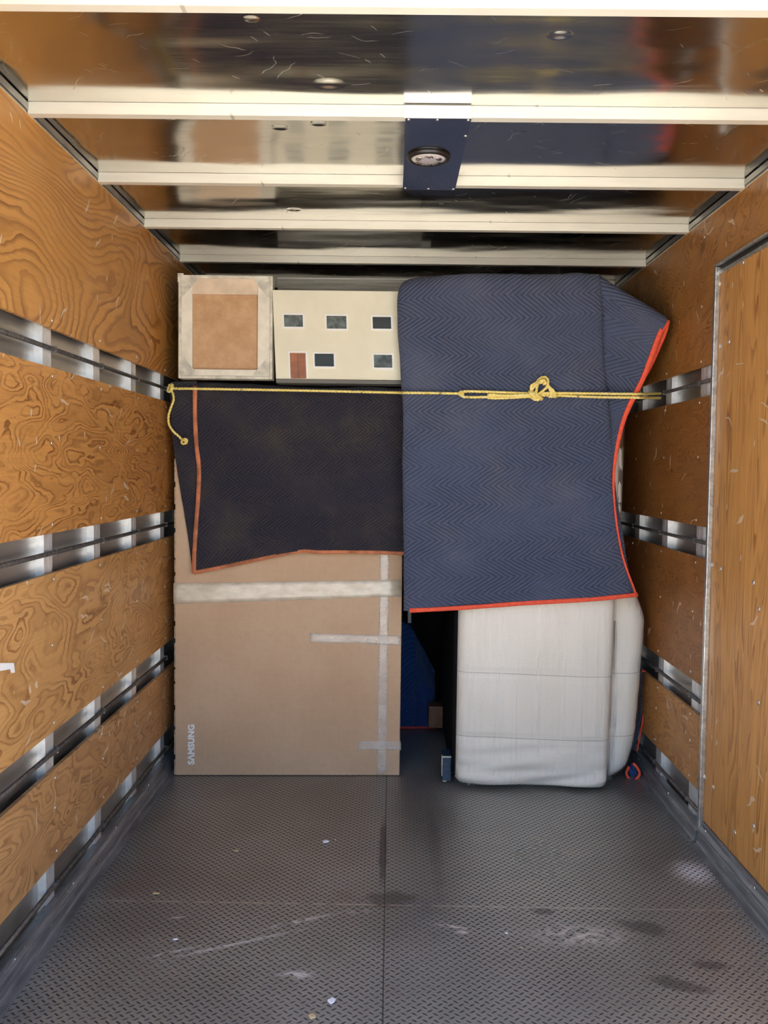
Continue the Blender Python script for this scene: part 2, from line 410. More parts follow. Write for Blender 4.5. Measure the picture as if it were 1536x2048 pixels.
def quilt(name, base, S=.0228, HP=.071, AMP=.101, line=.75, dust=(.25,.24,.23), dustamt=.25, seams=True, bst=1.15):
    n = NT(name)
    uvn = n.t.nodes.new('ShaderNodeUVMap'); uvn.uv_map = 'UVMap'; uv = uvn.outputs[0]
    wob = n.noise(uv, 3.0, 2); wob2 = n.noise(uv, 11, 2)
    u, v, _ = n.sep(uv)
    u = n.M('ADD', u, n.M('MULTIPLY', wob, .035)); v = n.M('ADD', v, n.M('MULTIPLY', wob2, .012))
    tri = n.M('ABSOLUTE', n.M('SUBTRACT', n.M('MULTIPLY', n.M('FRACT', n.M('DIVIDE', v, 2*HP)), 2.0), 1.0))
    w = n.M('ADD', u, n.M('MULTIPLY', tri, AMP))
    fr = n.M('ABSOLUTE', n.M('SUBTRACT', n.M('FRACT', n.M('DIVIDE', w, S)), .5))     # 0.5 at stitch
    st = n.ramp(fr, .36, .5)
    puff = n.M('SUBTRACT', 1.0, n.M('POWER', n.M('MULTIPLY', fr, 2.0), 2.2))
    amt = n.ramp(n.noise(uv, 4.5, 3), .3, .6, .45, 1.0)
    d1 = n.noise(uv, 3.3, 5, .65); d2 = n.noise(uv, 60, 3, .7)
    c = n.mix(n.M('MULTIPLY', st, n.M('MULTIPLY', amt, line)), base, tuple(q*.42 for q in base))
    c = n.mix(n.M('MULTIPLY', n.ramp(d1, .42, .78), dustamt), c, dust)
    c = n.mix(n.M('MULTIPLY', n.ramp(d2, .5, .8), .12), c, tuple(min(1, q*2.4) for q in base))
    h = n.M('ADD', n.M('MULTIPLY', puff, amt), n.M('MULTIPLY', d2, .25))
    wr = n.noise(uv, 7, 4, .55)
    nb = n.bump(n.M('ADD', h, n.M('MULTIPLY', wr, 1.6)), bst, .0035)
    n.set(color=c, rough=.92, sheen=.12, spec=.15, normal=nb)
    return n.m
M_navy = quilt('navy_quilted_blanket', (.076, .094, .158), dustamt=.16)
M_black = quilt('dark_dusty_quilted_blanket', (.034, .032, .047), S=.019, HP=.058, AMP=.075, dust=(.105,.085,.055), dustamt=.42)
M_blue = quilt('royal_blue_quilted_blanket', (.020, .062, .22), S=.020, HP=.14, AMP=.10, line=1.0, dustamt=.03, bst=1.6)
M_bind_red = simple('orange_red_binding_tape', (.86, .10, .045), .7, nscale=80, namp=.12)
M_bind_org = simple('faded_orange_binding_tape', (.50, .17, .075), .75, nscale=14, namp=.35)
M_bind_crim = simple('crimson_binding_tape', (.55, .05, .05), .7)

n = NT('brown_corrugated_card'); p = n.pos(); x, y, z = n.sep(p)
gx = n.M('ABSOLUTE', n.M('SUBTRACT', n.M('FRACT', n.M('DIVIDE', x, .0062)), .5)); gz = n.M('ABSOLUTE', n.M('SUBTRACT', n.M('FRACT', n.M('DIVIDE', z, .0062)), .5))
f = n.noise(p, 2.5, 4); g = n.noise(p, 40, 4, .6)
c = n.mix(n.ramp(f, .3, .7), (.60, .41, .26), (.67, .48, .32))
dots = n.M('MULTIPLY', n.M('MAXIMUM', n.ramp(gx, .30, .5), n.ramp(gz, .30, .5)), .16)
c = n.mix(dots, c, (.36, .24, .15)); c = n.mix(n.ramp(g, .35, .75, 0, .22), c, (.44, .30, .19))
n.set(color=c, rough=.82, spec=.25, normal=n.bump(g, .12, .002)); M_card = n.m
M_cardedge = simple('card_torn_edge', (.50, .36, .24), .85, nscale=90, namp=.3, bump=.4)
n = NT('clear_packing_tape'); p = n.pos(); g = n.noise(n.map(p, scale=(1, 1, 2.4)), 9, 4, .6)
n.set(color=(.86, .82, .74), rough=n.ramp(g, .3, .7, .12, .34), alpha=n.ramp(g, .3, .7, .20, .40), coat=.7, coatr=.15, spec=.8, normal=n.bump(g, .6, .006)); M_tape = n.m
n = NT('tape_painted_reflection'); p = n.pos(); g = n.noise(n.map(p, scale=(1, 1, 2.4)), 11, 4, .6)  # same tape, with the bright reflection put into a paler, denser colour
n.set(color=(.90, .84, .68), rough=.25, alpha=n.ramp(g, .3, .7, .35, .62), coat=.8, coatr=.15, spec=.8, normal=n.bump(g, .5, .006)); M_tape2 = n.m
M_print = simple('white_print_ink', (.95, .95, .94), .6)

M_canvaswood = simple('primed_stretcher_wood', (.80, .76, .64), .7, nscale=9, namp=.14, bump=.15)
M_canvaswood2 = simple('bare_pine_stretcher', (.74, .60, .44), .7, nscale=14, namp=.12)
M_gusset = simple('stained_canvas_corner', (.66, .64, .54), .75, nscale=22, namp=.25, bump=.3)
n = NT('brown_hardboard_back'); p = n.pos(); g = n.noise(p, 14, 5, .65); f = n.noise(p, 160, 2)
c = n.mix(n.ramp(g, .3, .75), (.50, .29, .14), (.62, .40, .22)); c = n.mix(n.ramp(f, .6, .8, 0, .4), c, (.75, .6, .42))
n.set(color=c, rough=.55, spec=.5); M_hardboard = n.m
M_cream = simple('cream_painted_model_wall', (.80, .765, .60), .65, nscale=5, namp=.045, bump=.05)
M_creamedge = simple('grey_model_underside', (.15, .145, .13), .7)
M_winframe = simple('white_window_trim', (.88, .88, .85), .5)
M_glass_dark = simple('dark_window_glass', (.03, .036, .034), .12, 0, spec=.2)
M_glass_mid = simple('grey_window_glass', (.10, .12, .11), .15, 0, nscale=30, namp=.6, spec=.25)
M_mdoor = simple('reddish_wood_door', (.33, .115, .05), .5, nscale=25, namp=.2)
n = NT('grey_acrylic_sheet'); p = n.pos(); g = n.noise(n.map(p, scale=(.6, 1, 16)), 8, 3)
n.set(color=n.mix(n.ramp(g, .3, .7), (.50, .49, .42), (.30, .30, .25)), rough=.25, alpha=.85, spec=.7); M_acryl = n.m
M_white = simple('white_plastic', (.85, .85, .83), .4)

n = NT('cream_sofa_upholstery'); p = n.pos(); x, y, z = n.sep(p); zw = n.M('ADD', z, n.M('MULTIPLY', n.M('SINE', n.M('MULTIPLY', x, 5.0)), -.006))
sm = None
for zs_ in (P(1000, 1349, 3.51).z, P(1000, 1477, 3.51).z):
    t_ = n.ramp(n.M('ABSOLUTE', n.M('SUBTRACT', zw, zs_)), .0022, .0008); sm = t_ if sm is None else n.M('MAXIMUM', sm, t_)
g = n.noise(p, 140, 3); f = n.noise(n.map(p, scale=(1, 1, .5)), 5, 3)
n.set(color=n.mix(n.M('MULTIPLY', sm, .7), n.mix(n.ramp(f, .3, .7), (.84, .80, .69), (.88, .845, .75)), (.30, .28, .25)), rough=.6, normal=n.bump(n.M('ADD', n.M('MULTIPLY', g, .15), f), .35, .01)); M_sofa = n.m
n = NT('clear_stretch_film'); p = n.pos(); x, y, z = n.sep(p)
s1 = n.noise(n.map(p, scale=(60, 60, 1.2)), 1, 4, .62); s2 = n.noise(n.map(p, scale=(14, 14, 2.2)), 1, 3); s3 = n.noise(n.map(p, scale=(9, 9, 26)), 1, 4, .6, .8)
low = n.ramp(z, .42, .15); h = n.M('ADD', s1, n.M('MULTIPLY', n.M('MULTIPLY', s3, low), 2.0))
n.set(color=(.93, .93, .94), rough=n.ramp(s2, .3, .7, .10, .22), alpha=n.M('ADD', n.ramp(s1, .50, .74, .02, .30), .02), spec=.9, normal=n.bump(h, .35, .004)); M_film = n.m  # whitish streaks in the alpha also paint in the film's glints
M_dust = simple('black_dust_cover', (.006, .006, .007), .95, spec=.1)
M_footblue = simple('navy_scuffed_foot', (.030, .055, .095), .5, nscale=40, namp=.3)
M_footbrown = simple('brown_wooden_foot', (.17, .07, .03), .45, nscale=30, namp=.3)
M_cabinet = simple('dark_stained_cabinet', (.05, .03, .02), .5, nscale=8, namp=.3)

n = NT('yellow_poly_rope'); p = n.pos(); g = n.noise(p, 120, 2); q_ = n.noise(p, 45, 2)
c = n.mix(n.ramp(g, .3, .7), (.82, .62, .10), (.92, .80, .36)); c = n.mix(n.ramp(q_, .66, .72, 0, .7), c, (.08, .09, .16))
n.set(color=c, rough=.5, spec=.4); M_rope = n.m
M_plate = NT('polished_steel_plate'); M_plate.set(color=(.52, .54, .58), metal=1.0, rough=.07, normal=M_plate.bump(M_plate.noise(M_plate.pos(), 3, 2), .15, .01)); M_plate = M_plate.m
M_rubber = simple('black_rubber_grommet', (.012, .011, .01), .38)
M_lens = NT('frosted_led_lens'); M_lens.set(color=(.72, .66, .64), rough=.15, trans=.25, coat=1.0, coatr=.05); M_lens = M_lens.m
M_chrome = simple('led_reflector_chrome', (.80, .74, .72), .12, 1.0)
n = NT('sunlit_concrete_yard'); p = n.pos(); g = n.noise(p, 1.2, 5); n.set(color=n.mix(n.ramp(g, .3, .7), (.46, .44, .40), (.54, .52, .48)), rough=.9); M_yard = n.m

# ------------------------------------------------------------------ structure
def struct(o): o['kind'] = 'structure'; return o
floor = struct(obj('floor', MB().box((XL-.03, Y0, -.05), (XR+.03, Y1, 0)), M_floor))
yard = struct(obj('ground', MB().box((-40, -60, -.95), (40, 40, -.85)), M_yard))
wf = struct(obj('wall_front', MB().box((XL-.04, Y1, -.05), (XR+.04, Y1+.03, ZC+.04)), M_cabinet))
ceil = struct(obj('ceiling', MB().box((XL-.04, Y0, ZC), (XR+.04, Y1+.03, ZC+.012)), M_roof))
BOWY = [1.755, 2.289, 2.826, 3.345, 3.900, 4.44, 4.98, 5.52]
for k, yb in enumerate(BOWY):
    prof = [(yb, ZB), (yb, ZC-.0006), (yb-.002, ZC-.0006), (yb-.0035, ZB-.001), (yb+.024, ZB-.001), (yb+.024, ZC-.0006), (yb+.022, ZC-.0006), (yb+.022, ZB)]
    mb = MB().prism([(XL-.002, a, b) for a, b in prof], (XR-XL+.004, 0, 0))
    obj('roof_bow', mb, M_bow, ceil)
for s, X in ((-1, XL), (1, XR)):
    o_ = -s  # towards the inside
    prof = [(X+s*.020, ZB-.012), (X+s*.006, ZB-.010), (X+s*.004, ZB+.006), (X+s*.0, ZB+.008), (X+s*.0, ZC-.004), (X+s*.020, ZC-.004)]
    obj('side_rail', MB().prism([(a, Y0, b) for a, b in prof], (0, Y1-Y0, 0)), M_rail, ceil)

# side walls ------------------------------------------------------
GAPS = [(1.5515, 1.6581), (.9874, 1.0975), (.4341, .5437), (.055, .1729)]
RODZ = [1.6055, 1.041, .479, .0945]
PT = .012
DY0, DY1 = 1.36, 3.035              # side door span
rivet_mb = MB().lathe([(.0050, 0), (.0048, .0012), (.0034, .0024), (.0012, .003)], (0,0,0), (1,0,0), 10)
def wall(side):
    s = -1 if side == 'left' else 1
    X = XL if s < 0 else XR
    root = struct(obj('wall_'+side, MB().box((min(X+s*.038, X+s*.048), Y0, -.05), (max(X+s*.038, X+s*.048), Y1, ZC+.01)), M_skin))
    ystart = Y0 if s < 0 else DY1
    ys = [2.433+.4064*k for k in range(-2, 9)] if s < 0 else [3.165+.402*k for k in range(0, 8)]
    for yc in ys:
        w = .030 if s < 0 else .034
        mb = MB()
        for a, b in ((yc-w, yc-.002), (yc+.001, yc+w)):
            mb.box((min(X+s*.0145, X+s*.0385), a, .0), (max(X+s*.0145, X+s*.0385), b, ZB-.01))
        obj('wall_stud', mb, M_stud, root)
    tops = [ZB-.004]+[g[0] for g in GAPS]; bots = [g[1] for g in GAPS]
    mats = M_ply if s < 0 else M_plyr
    for k in range(4):
        zt = tops[k]; zb = bots[k]; ya = ystart
        mb = MB()
        if s > 0 and k == 0:
            mb.prism([(X, Y0, 1.99), (X, DY1, 1.99), (X, DY1, zb), (X, Y1, zb), (X, Y1, zt), (X, Y0, zt)], (s*PT, 0, 0))
        else: mb.box((min(X, X+s*PT), ya, zb), (max(X, X+s*PT), Y1, zt))
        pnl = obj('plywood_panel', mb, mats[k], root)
        if k == 0:
            obj('raw_edge', MB().box((min(X-s*.0006, X+s*PT), Y0, zt), (max(X-s*.0006, X+s*PT), Y1, zt+.002)), M_plyedge, pnl)
        r0 = None; zs = [zb+.022, (zb+zt)/2+.02] + ([zt-.022] if k else [])
        if k == 0: zs = [zb+.022, zb+.21, zt-.06] if s > 0 else [zb+.022]
        for yc in ys:
            if yc > 4.3 or yc < 1.6: continue
            for zz in zs:
                if s > 0 and k == 0 and zz > 2.0 and yc > 3.4: continue
                pos = (X, yc+.012*random.uniform(-1, 1), zz+random.uniform(-.004, .004))
                if r0 is None:
                    r0 = bpy.data.objects.new('rivet', bpy.data.meshes.new('rivet')); me = r0.data
                    me.from_pydata(rivet_mb.v, [], rivet_mb.f); me.materials.append(M_rivet)
                    me.polygons.foreach_set('use_smooth', [True]*len(me.polygons))
                    COL.objects.link(r0); r0.parent = pnl; r0.location = pos
                    r0.rotation_euler = (0, 0, 0 if s < 0 else PI)
                else:
                    c = r0.copy(); COL.objects.link(c); c.parent = pnl; c.location = pos
    for zz in RODZ:
        ye = Y1 if s < 0 else Y1
        mb = MB().tube([(X+s*.0075, ystart+(.0 if s < 0 else .02), zz), (X+s*.0075, ye, zz)], .0068, 8)
        rod = obj('tie_rail', mb, M_rod, root, smooth=True)
        cl = MB()
        for yc in ys: cl.box((min(X+s*.0005, X+s*.0146), yc+.030, zz-.009), (max(X+s*.0005, X+s*.0146), yc+.036, zz+.009))
        obj('rail_clip', cl, M_rod, rod)
    return root
WL = wall('left'); WR = wall('right')
# splintered white label stub on the left wall
q = PX(14, 1335, XL)
lbl = MB(); a = PX(0, 1326, XL); b = PX(27, 1326, XL); c_ = PX(29, 1345, XL); d = PX(22, 1346, XL); e = PX(20, 1338, XL); f_ = PX(0, 1342, XL)
lbl.prism([(XL+.0004, v.y, v.z) for v in (a, b, c_, d, e, f_)], (.0008, 0, 0))
tag(obj('torn_sticker', lbl, M_print, origin=q), 'torn white paper sticker on the left plywood wall at the photo edge', 'sticker')

# side door -------------------------------------------------------
dr = struct(obj('door_1', MB().box((XR+.004, DY0, .085), (XR+.018, DY1-.012, 1.955)), M_door))
fr = MB()
fr.box((XR-.012, DY1-.022, .045), (XR+.004, DY1-.004, 1.975))
fr.box((XR-.004, DY1-.004, .060), (XR+.001, DY1+.008, 1.985))
fr.box((XR-.002, DY0, 1.950), (XR+.004, DY1-.010, 1.962))
fr.box((XR-.012, DY0, 1.978), (XR+.002, DY1-.004, 1.986))
obj('door_frame', fr, simple('galvanised_door_frame', (.52, .52, .50), .35, .85, nscale=50, namp=.25), dr, bevel=.0015)
obj('door_gasket', MB().box((XR+.002, DY0, 1.962), (XR+.01, DY1-.012, 1.978)), M_rubber, dr)
rv = MB().lathe([(.0085, 0), (.008, .0014), (.005, .003), (.002, .0036)], (0,0,0), (1,0,0), 12)
r0 = None
for (px_, py_) in ((1458, 684), (1441, 692), (1425, 1130), (1441, 1137), (1518, 1218), (1507, 1165), (1410, 1555), (1427, 1575), (1507, 1652), (1517, 1405), (1486, 525), (1440, 568), (1425, 912), (1470, 1665)):
    q = PX(px_, py_, XR+.004); 
    if r0 is None:
        me = bpy.data.meshes.new('bolt_head'); me.from_pydata(rv.v, [], rv.f); me.materials.append(M_rivet); me.polygons.foreach_set('use_smooth', [True]*len(me.polygons))
        r0 = bpy.data.objects.new('bolt_head', me); COL.objects.link(r0); r0.parent = dr; r0.rotation_euler = (0,0,PI); r0.location = q
    else:
        c = r0.copy(); COL.objects.link(c); c.parent = dr; c.location = q
# kick rails ------------------------------------------------------
for side, s, X, segs in (('left', -1, XL, ((Y0, Y1, .058),)), ('right', 1, XR, ((DY1+.005, Y1, .058), (Y0, DY1-.025, .083)))):
    root = None
    for (ya, yb, h) in segs:
        i = -s
        prof = [(X+s*.02, h), (X+i*.003, h), (X+i*.004, h*.80), (X+i*.013, h*.66), (X+i*.013, h*.56), (X+i*.0165, h*.54), (X+i*.0185, h*.20), (X+i*.0215, h*.14), (X+i*.0225, .004), (X+i*.042, .003), (X+i*.043, .0012), (X+s*.02, .0012)]
        o = obj('baseboard_'+side if root is None else 'sill_rail', MB().prism([(a, ya, b) for a, b in prof], (0, yb-ya, 0)), M_kick, root, bevel=.002)
        if root is None: root = struct(o)
    sc_ = MB().lathe([(.0048, 0), (.0044, .0012), (.002, .002)], (0,0,0), (1,0,0), 10)
    me = bpy.data.meshes.new('rail_screw'); me.from_pydata(sc_.v, [], sc_.f); me.materials.append(M_rivet)
    for k in range(14):
        yy = 1.95+.2032*k
        o = bpy.data.objects.new('rail_screw', me); COL.objects.link(o); o.parent = root
        hh = segs[0][2] if (s < 0 or yy > DY1) else segs[1][2]
        o.location = (X+(-s)*(.005 if k % 2 else .0152), yy, hh*(.8 if k % 2 else .45)); o.rotation_euler = (0, 0, 0 if s < 0 else PI)

# ------------------------------------------------------------------ dome light on its plate
LQ = PZ(857, 312, 2.173)
lt = thing('dome_light', 'round LED cargo light on a polished plate between the roof bows', 'light', (LQ.x, LQ.y, ZB))
px0, px1 = .024, .186; yb2, yb3 = BOWY[1], BOWY[2]
obj('mounting_plate', MB().box((px0, yb2-.006, ZB-.0045), (px1+.004, yb3+.034, ZB-.0022)), M_plate, lt)
obj('bow_cover', MB().box((px0-.004, yb2-.0075, ZB-.0045), (px1+.004, yb2-.0045, ZC-.003)), simple('bare_bright_aluminium', (.93, .92, .86), .35, .3), lt)
obj('rubber_grommet', MB().lathe([(.061, 0), (.062, .004), (.059, .009), (.054, .011), (.050, .010), (.049, .004)], (LQ.x, LQ.y, ZB-.0045), (0,0,-1), 40), M_rubber, lt, smooth=True)
obj('lens', MB().lathe([(.0492, .004), (.0492, .008), (.044, .011), (.030, .013), (.013, .0138), (.001, .014)], (LQ.x, LQ.y, ZB-.0045), (0,0,-1), 40), M_lens, lt, smooth=True)
for k in range(6):
    a = 2*PI*(k+.5)/6
    obj('led_reflector', MB().lathe([(.0125, 0), (.0120, .0012), (.006, .0005), (.003, .003), (.0008, .0035)], (LQ.x+.029*math.cos(a), LQ.y+.029*math.sin(a), ZB-.0045-.0122), (0,0,-1), 16), M_chrome, lt, smooth=True)
s0 = None
for (xx, yy) in ((px0+.008, yb2+.004), ((px0+px1)/2, yb2+.004), (px1-.003, yb2+.004), (px0+.008, yb3+.018), ((px0+px1)/2, yb3+.022), (px1-.002, yb3+.022), (px1-.001, 2.40)):
    mbs = MB().lathe([(.0045, 0), (.0042, .0012), (.0018, .002)], (xx, yy, ZB-.0045), (0,0,-1), 10)
    obj('plate_screw', mbs, M_rivet, lt, smooth=True)

# ------------------------------------------------------------------ flat screen carton
BA, BB = Vector((-.883, 3.612, 0)), Vector((.050, 3.651, 0))
ux = (BB-BA).normalized(); uy = Vector((-ux.y, ux.x, 0)); BH = 1.600; BD = .19; BW = (BB-BA).length
def BX(u, w, z): p_ = BA+ux*u+uy*w; return Vector((p_.x, p_.y, z))
def Bpx(x, y, w=-.0012):            # point of the carton's front plane seen there
    d = ray(x, y); o0 = Vector((0, 0, CZ)); t = (BA-o0).dot(uy)/d.dot(uy); p_ = o0+d*t; return p_+uy*w
ctn = thing('tv_carton', 'tall brown corrugated carton standing upright, crossed by clear packing tape', 'box', BX(BW/2, BD/2, 0))
mb = MB().hexa([BX(0,0,.002), BX(BW,0,.002), BX(BW,BD,.002), BX(0,BD,.002)], [BX(0,0,BH), BX(BW,0,BH), BX(BW,BD,BH), BX(0,BD,BH)])
obj('carton_body', mb, M_card, ctn, bevel=.004)
mb = MB()
zz = .0
k = 0
while zz < BH-.12:
    L = random.uniform(.045, .11)
    mb.hexa([BX(-.004,.004,zz+.004), BX(.003,.004,zz+.004), BX(.003,.030,zz+.004), BX(-.004,.030,zz+.004)], [BX(-.004,.004,zz+L), BX(.003,.004,zz+L), BX(.003,.030,zz+L), BX(-.004,.030,zz+L)])
    zz += L+random.uniform(.004, .02)
obj('corner_flap', mb, M_cardedge, ctn)
def tape(pts_top, pts_bot, mat, name='packing_tape', w0=-.0012):
    G = []; uvs = None
    n_ = 24
    T = [Bpx(*p_, w0) for p_ in pts_top]; Bm = [Bpx(*p_, w0) for p_ in pts_bot]
    def lin(ps, t): t *= len(ps)-1; i = min(int(t), len(ps)-2); return ps[i].lerp(ps[i+1], t-i)
    mb = MB(); rows = 5
    for j in range(rows+1):
        G.append([lin(T, i/n_).lerp(lin(Bm, i/n_), j/rows) - uy*(.0012*abs(noise.noise(Vector((i*.7, j*.9, pts_top[0][1]*.01))))) for i in range(n_+1)])
    mb.quadgrid(G)
    o = obj(name, mb, mat, ctn, smooth=True); so_ = o.modifiers.new('thick', 'SOLIDIFY'); so_.thickness = .0003
    return o
tape([(760, 1095), (757, 1300), (753, 1549)], [(779, 1095), (776, 1300), (773, 1549)], M_tape, w0=-.0010)
tape([(347, 1166), (500, 1164), (802, 1159)], [(347, 1208), (500, 1203), (802, 1193)], M_tape2, w0=-.0018)
tape([(619, 1266), (700, 1268), (802, 1271)], [(619, 1285), (700, 1286), (802, 1291)], M_tape, w0=-.0018)
tape([(718, 1482), (802, 1482)], [(715, 1499), (802, 1500)], M_tape, w0=-.0018)
# printed name, reading upwards
cu = bpy.data.curves.new('name_print', 'FONT'); cu.body = 'S\u039bMSUNG'; cu.size = 1; cu.offset = .045; cu.space_character = 1.06; cu.extrude = .002
to = bpy.data.objects.new('tmp_text', cu); COL.objects.link(to)
dg = bpy.context.evaluated_depsgraph_get(); tm = bpy.data.meshes.new_from_object(to.evaluated_get(dg)); bpy.data.objects.remove(to)
cs = np.array([v.co[:] for v in tm.vertices]); mn, mx = cs.min(0), cs.max(0)
q0 = Bpx(389, 1529, 0); q1 = Bpx(375, 1449, 0)
Wt = (q1-q0).z; Ht = (q0.x-q1.x)
for v in tm.vertices:
    a = (v.co.x-mn[0])/(mx[0]-mn[0])*Wt; b = (v.co.y-mn[1])/(mx[1]-mn[1])*Ht
    pz = v.co.z
    p_ = Vector((q0.x, q0.y, q0.z)) - ux*b + Vector((0, 0, a)) - uy*(.0006+pz*.1)
    v.co = p_ - ctn.location
tm.materials.clear(); tm.materials.append(M_print); tm.name = 'name_print'
to = bpy.data.objects.new('name_print', tm); COL.objects.link(to); to.parent = ctn; to['label'] = 'white printed lettering reading upwards'

# cabinet behind the carton (carries the load above)
cb = thing('wooden_cabinet', 'dark wooden cabinet hidden behind the brown carton', 'cabinet', (-.42, 4.02, 0))
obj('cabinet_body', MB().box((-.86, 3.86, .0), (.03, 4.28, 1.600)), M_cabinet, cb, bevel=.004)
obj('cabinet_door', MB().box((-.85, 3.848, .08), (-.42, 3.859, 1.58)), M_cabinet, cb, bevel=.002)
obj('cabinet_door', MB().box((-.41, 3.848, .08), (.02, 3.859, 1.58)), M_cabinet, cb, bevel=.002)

# ------------------------------------------------------------------ cloth helper
def cloth(name, ctrl, nu, nv, mat, parent, uvscale=1.0, wr=.0035, seed=0, uv0=(0,0), rot=False, thick=.006):
    # ctrl rows of points -> catmull grid
    rows = [catmull(r, nu) for r in ctrl]
    G = [[None]*(nu+1) for _ in range(nv+1)]
    for j in range(nu+1):
        colp = catmull([rows[i][j] for i in range(len(rows))], nv)
        for i in range(nv+1): G[i][j] = colp[i]
    U = np.zeros((nv+1, nu+1)); V = np.zeros((nv+1, nu+1))
    for i in range(nv+1):
        for j in range(1, nu+1): U[i, j] = U[i, j-1]+(G[i][j]-G[i][j-1]).length
    for j in range(nu+1):
        for i in range(1, nv+1): V[i, j] = V[i-1, j]+(G[i][j]-G[i-1][j]).length
    U0 = U.mean(0, keepdims=True).repeat(nv+1, 0); V0 = V.mean(1, keepdims=True).repeat(nu+1, 1)
    uv = [[((U0[i, j])*uvscale+uv0[0], -(V0[i, j])*uvscale+uv0[1]) for j in range(nu+1)] for i in range(nv+1)]
    if rot: uv = [[(b, a) for a, b in r] for r in uv]
    out = []
    for i in range(nv+1):
        row = []
        for j in range(nu+1):
            p_ = G[i][j]
            a = G[i][max(j-1,0)]; b = G[i][min(j+1,nu)]; c = G[max(i-1,0)][j]; d = G[min(i+1,nv)][j]
            nn = (b-a).cross(d-c); nn = nn.normalized() if nn.length > 1e-9 else Vector((0,-1,0))
            h = noise.fractal(Vector((U0[i,j]*4+seed, V0[i,j]*3, seed)), 1.0, 2.0, 3)*wr*2.2 + noise.noise(Vector((U0[i,j]*16, V0[i,j]*9+seed, 0)))*wr*.6
            row.append(p_+nn*h)
        out.append(row)
    mb = MB().quadgrid(out, uv)
    o = obj(name, mb, mat, parent, smooth=True)
    s_ = o.modifiers.new('thick', 'SOLIDIFY'); s_.thickness = thick; s_.offset = 0
    return o, out
def binding(name, pts, mat, parent, w=.011, t=.0055, w2=None, seed=0):
    pts = catmull(pts, max(30, len(pts)*6)) if len(pts) < 30 else pts
    mb = MB(); pts = [Vector(p_) for p_ in pts]; n_ = len(pts)
    # flat folded tape: rounded rectangle section, 'up' = direction across the tape
    k = 0; sec = [(-1,-.5),(-.85,-1),(.85,-1),(1,-.5),(1,.5),(.85,1),(-.85,1),(-1,.5)]
    for i, p_ in enumerate(pts):
        tg = (pts[min(i+1,n_-1)]-pts[max(i-1,0)]).normalized()
        f_ = Vector((0,-1,0)); f_ = (f_-tg*f_.dot(tg)).normalized(); w_ = tg.cross(f_)
        e_ = max(0, min(1, (i/(n_-1)-.38)/.3)); ww = (w if w2 is None else w+(w2-w)*e_)*(1+.12*noise.noise(Vector((i*.31, seed, 0))))
        mb.v += [tuple(p_+w_*(a*ww)+f_*(b*t)) for a, b in sec]
    for i in range(n_-1):
        for j in range(8): mb.f.append((i*8+j, i*8+(j+1) % 8, (i+1)*8+(j+1) % 8, (i+1)*8+j))
    mb.f.append(tuple(range(7,-1,-1))); mb.f.append(tuple((n_-1)*8+j for j in range(8)))
    return obj(name, mb, mat, parent, smooth=True)

# ------------------------------------------------------------------ dark dusty blanket over the carton
db = thing('moving_blanket', 'dark dusty quilted moving blanket with faded orange edge over the brown carton', 'blanket', (-.4, 3.8, 1.62), 'quilted moving blankets')
YF = 3.588
def rowpx(y, xs, Ys, dy=None): return [P(x, y+(dy[i] if dy else 0), Ys[i]) for i, x in enumerate(xs)]
Yf = [YF+.002, YF+.006, YF+.012, YF+.022, YF+.028]
ctrl = [
    [Vector((x, 4.2, 1.624 if x < -.5 else 1.611)) for x in (-.815, -.62, -.40, -.14, .055)],
    [Vector((x, 3.85, 1.624 if x < -.5 else 1.611)) for x in (-.81, -.62, -.40, -.14, .055)],
    [Vector((x, 3.66+i*.006, 1.624 if x < -.5 else 1.611)) for i, x in enumerate((-.805, -.62, -.40, -.14, .055))],
    [P(x, 778, Yf[i]+.012) for i, x in enumerate((390, 475, 590, 710, 812))],
    [P(x, 800, Yf[i]) for i, x in enumerate((390, 475, 590, 710, 814))],
    [P(x, 870, Yf[i]) for i, x in enumerate((391, 477, 592, 710, 815))],
    [P(x, 935, Yf[i]-.004) for i, x in enumerate((397, 480, 594, 710, 817))],
    [P(x, 1010, Yf[i]-.004) for i, x in enumerate((395, 481, 595, 712, 818))],
    [P(x, y, Yf[i]-.002) for i, (x, y) in enumerate(((391, 1080), (482, 1068), (597, 1060), (712, 1062), (820, 1064)))],
    [P(x, y, Yf[i]) for i, (x, y) in enumerate(((389, 1145), (483, 1126), (598, 1102), (714, 1103), (822, 1107)))],
]
o, G = cloth('quilted_cloth', ctrl, 90, 130, M_black, db, seed=3.2, wr=.003)
edge = [P(*q_, YF-.004) for q_ in ((390, 772), (390, 830), (393, 890), (398, 935), (397, 985), (393, 1040), (389, 1100), (388, 1147))]
binding('binding_edge', edge, M_bind_org, db, w=.0085, t=.005)
hem = [P(x, y, Yf[0]+(Yf[4]-Yf[0])*(x-388)/432-.003) for x, y in ((388, 1145), (440, 1135), (520, 1118), (595, 1103), (640, 1104), (720, 1104), (822, 1107))]
binding('binding_edge', hem, M_bind_org, db, w=.0075, t=.005)
# turned back corner, seen to the left of the edge
fc = []
for (y, xl, xr) in ((765, 343, 394), (800, 341, 396), (870, 345, 398), (935, 354, 400), (1010, 366, 398), (1080, 377, 394), (1142, 386, 391)):
    fc.append([P(xl, y, YF+.016), P((xl+xr)/2, y, YF+.008), P(xr, y, YF+.010)])
fc = [[Vector((-.90, 3.80, 1.612)), Vector((-.87, 3.80, 1.614)), Vector((-.80, 3.80, 1.614))], [Vector((-.90, 3.66, 1.605)), Vector((-.86, 3.66, 1.614)), Vector((-.80, 3.66, 1.614))]] + fc
cloth('turned_back_fold', fc, 16, 70, M_black, db, seed=8.1, wr=.002, thick=.005)

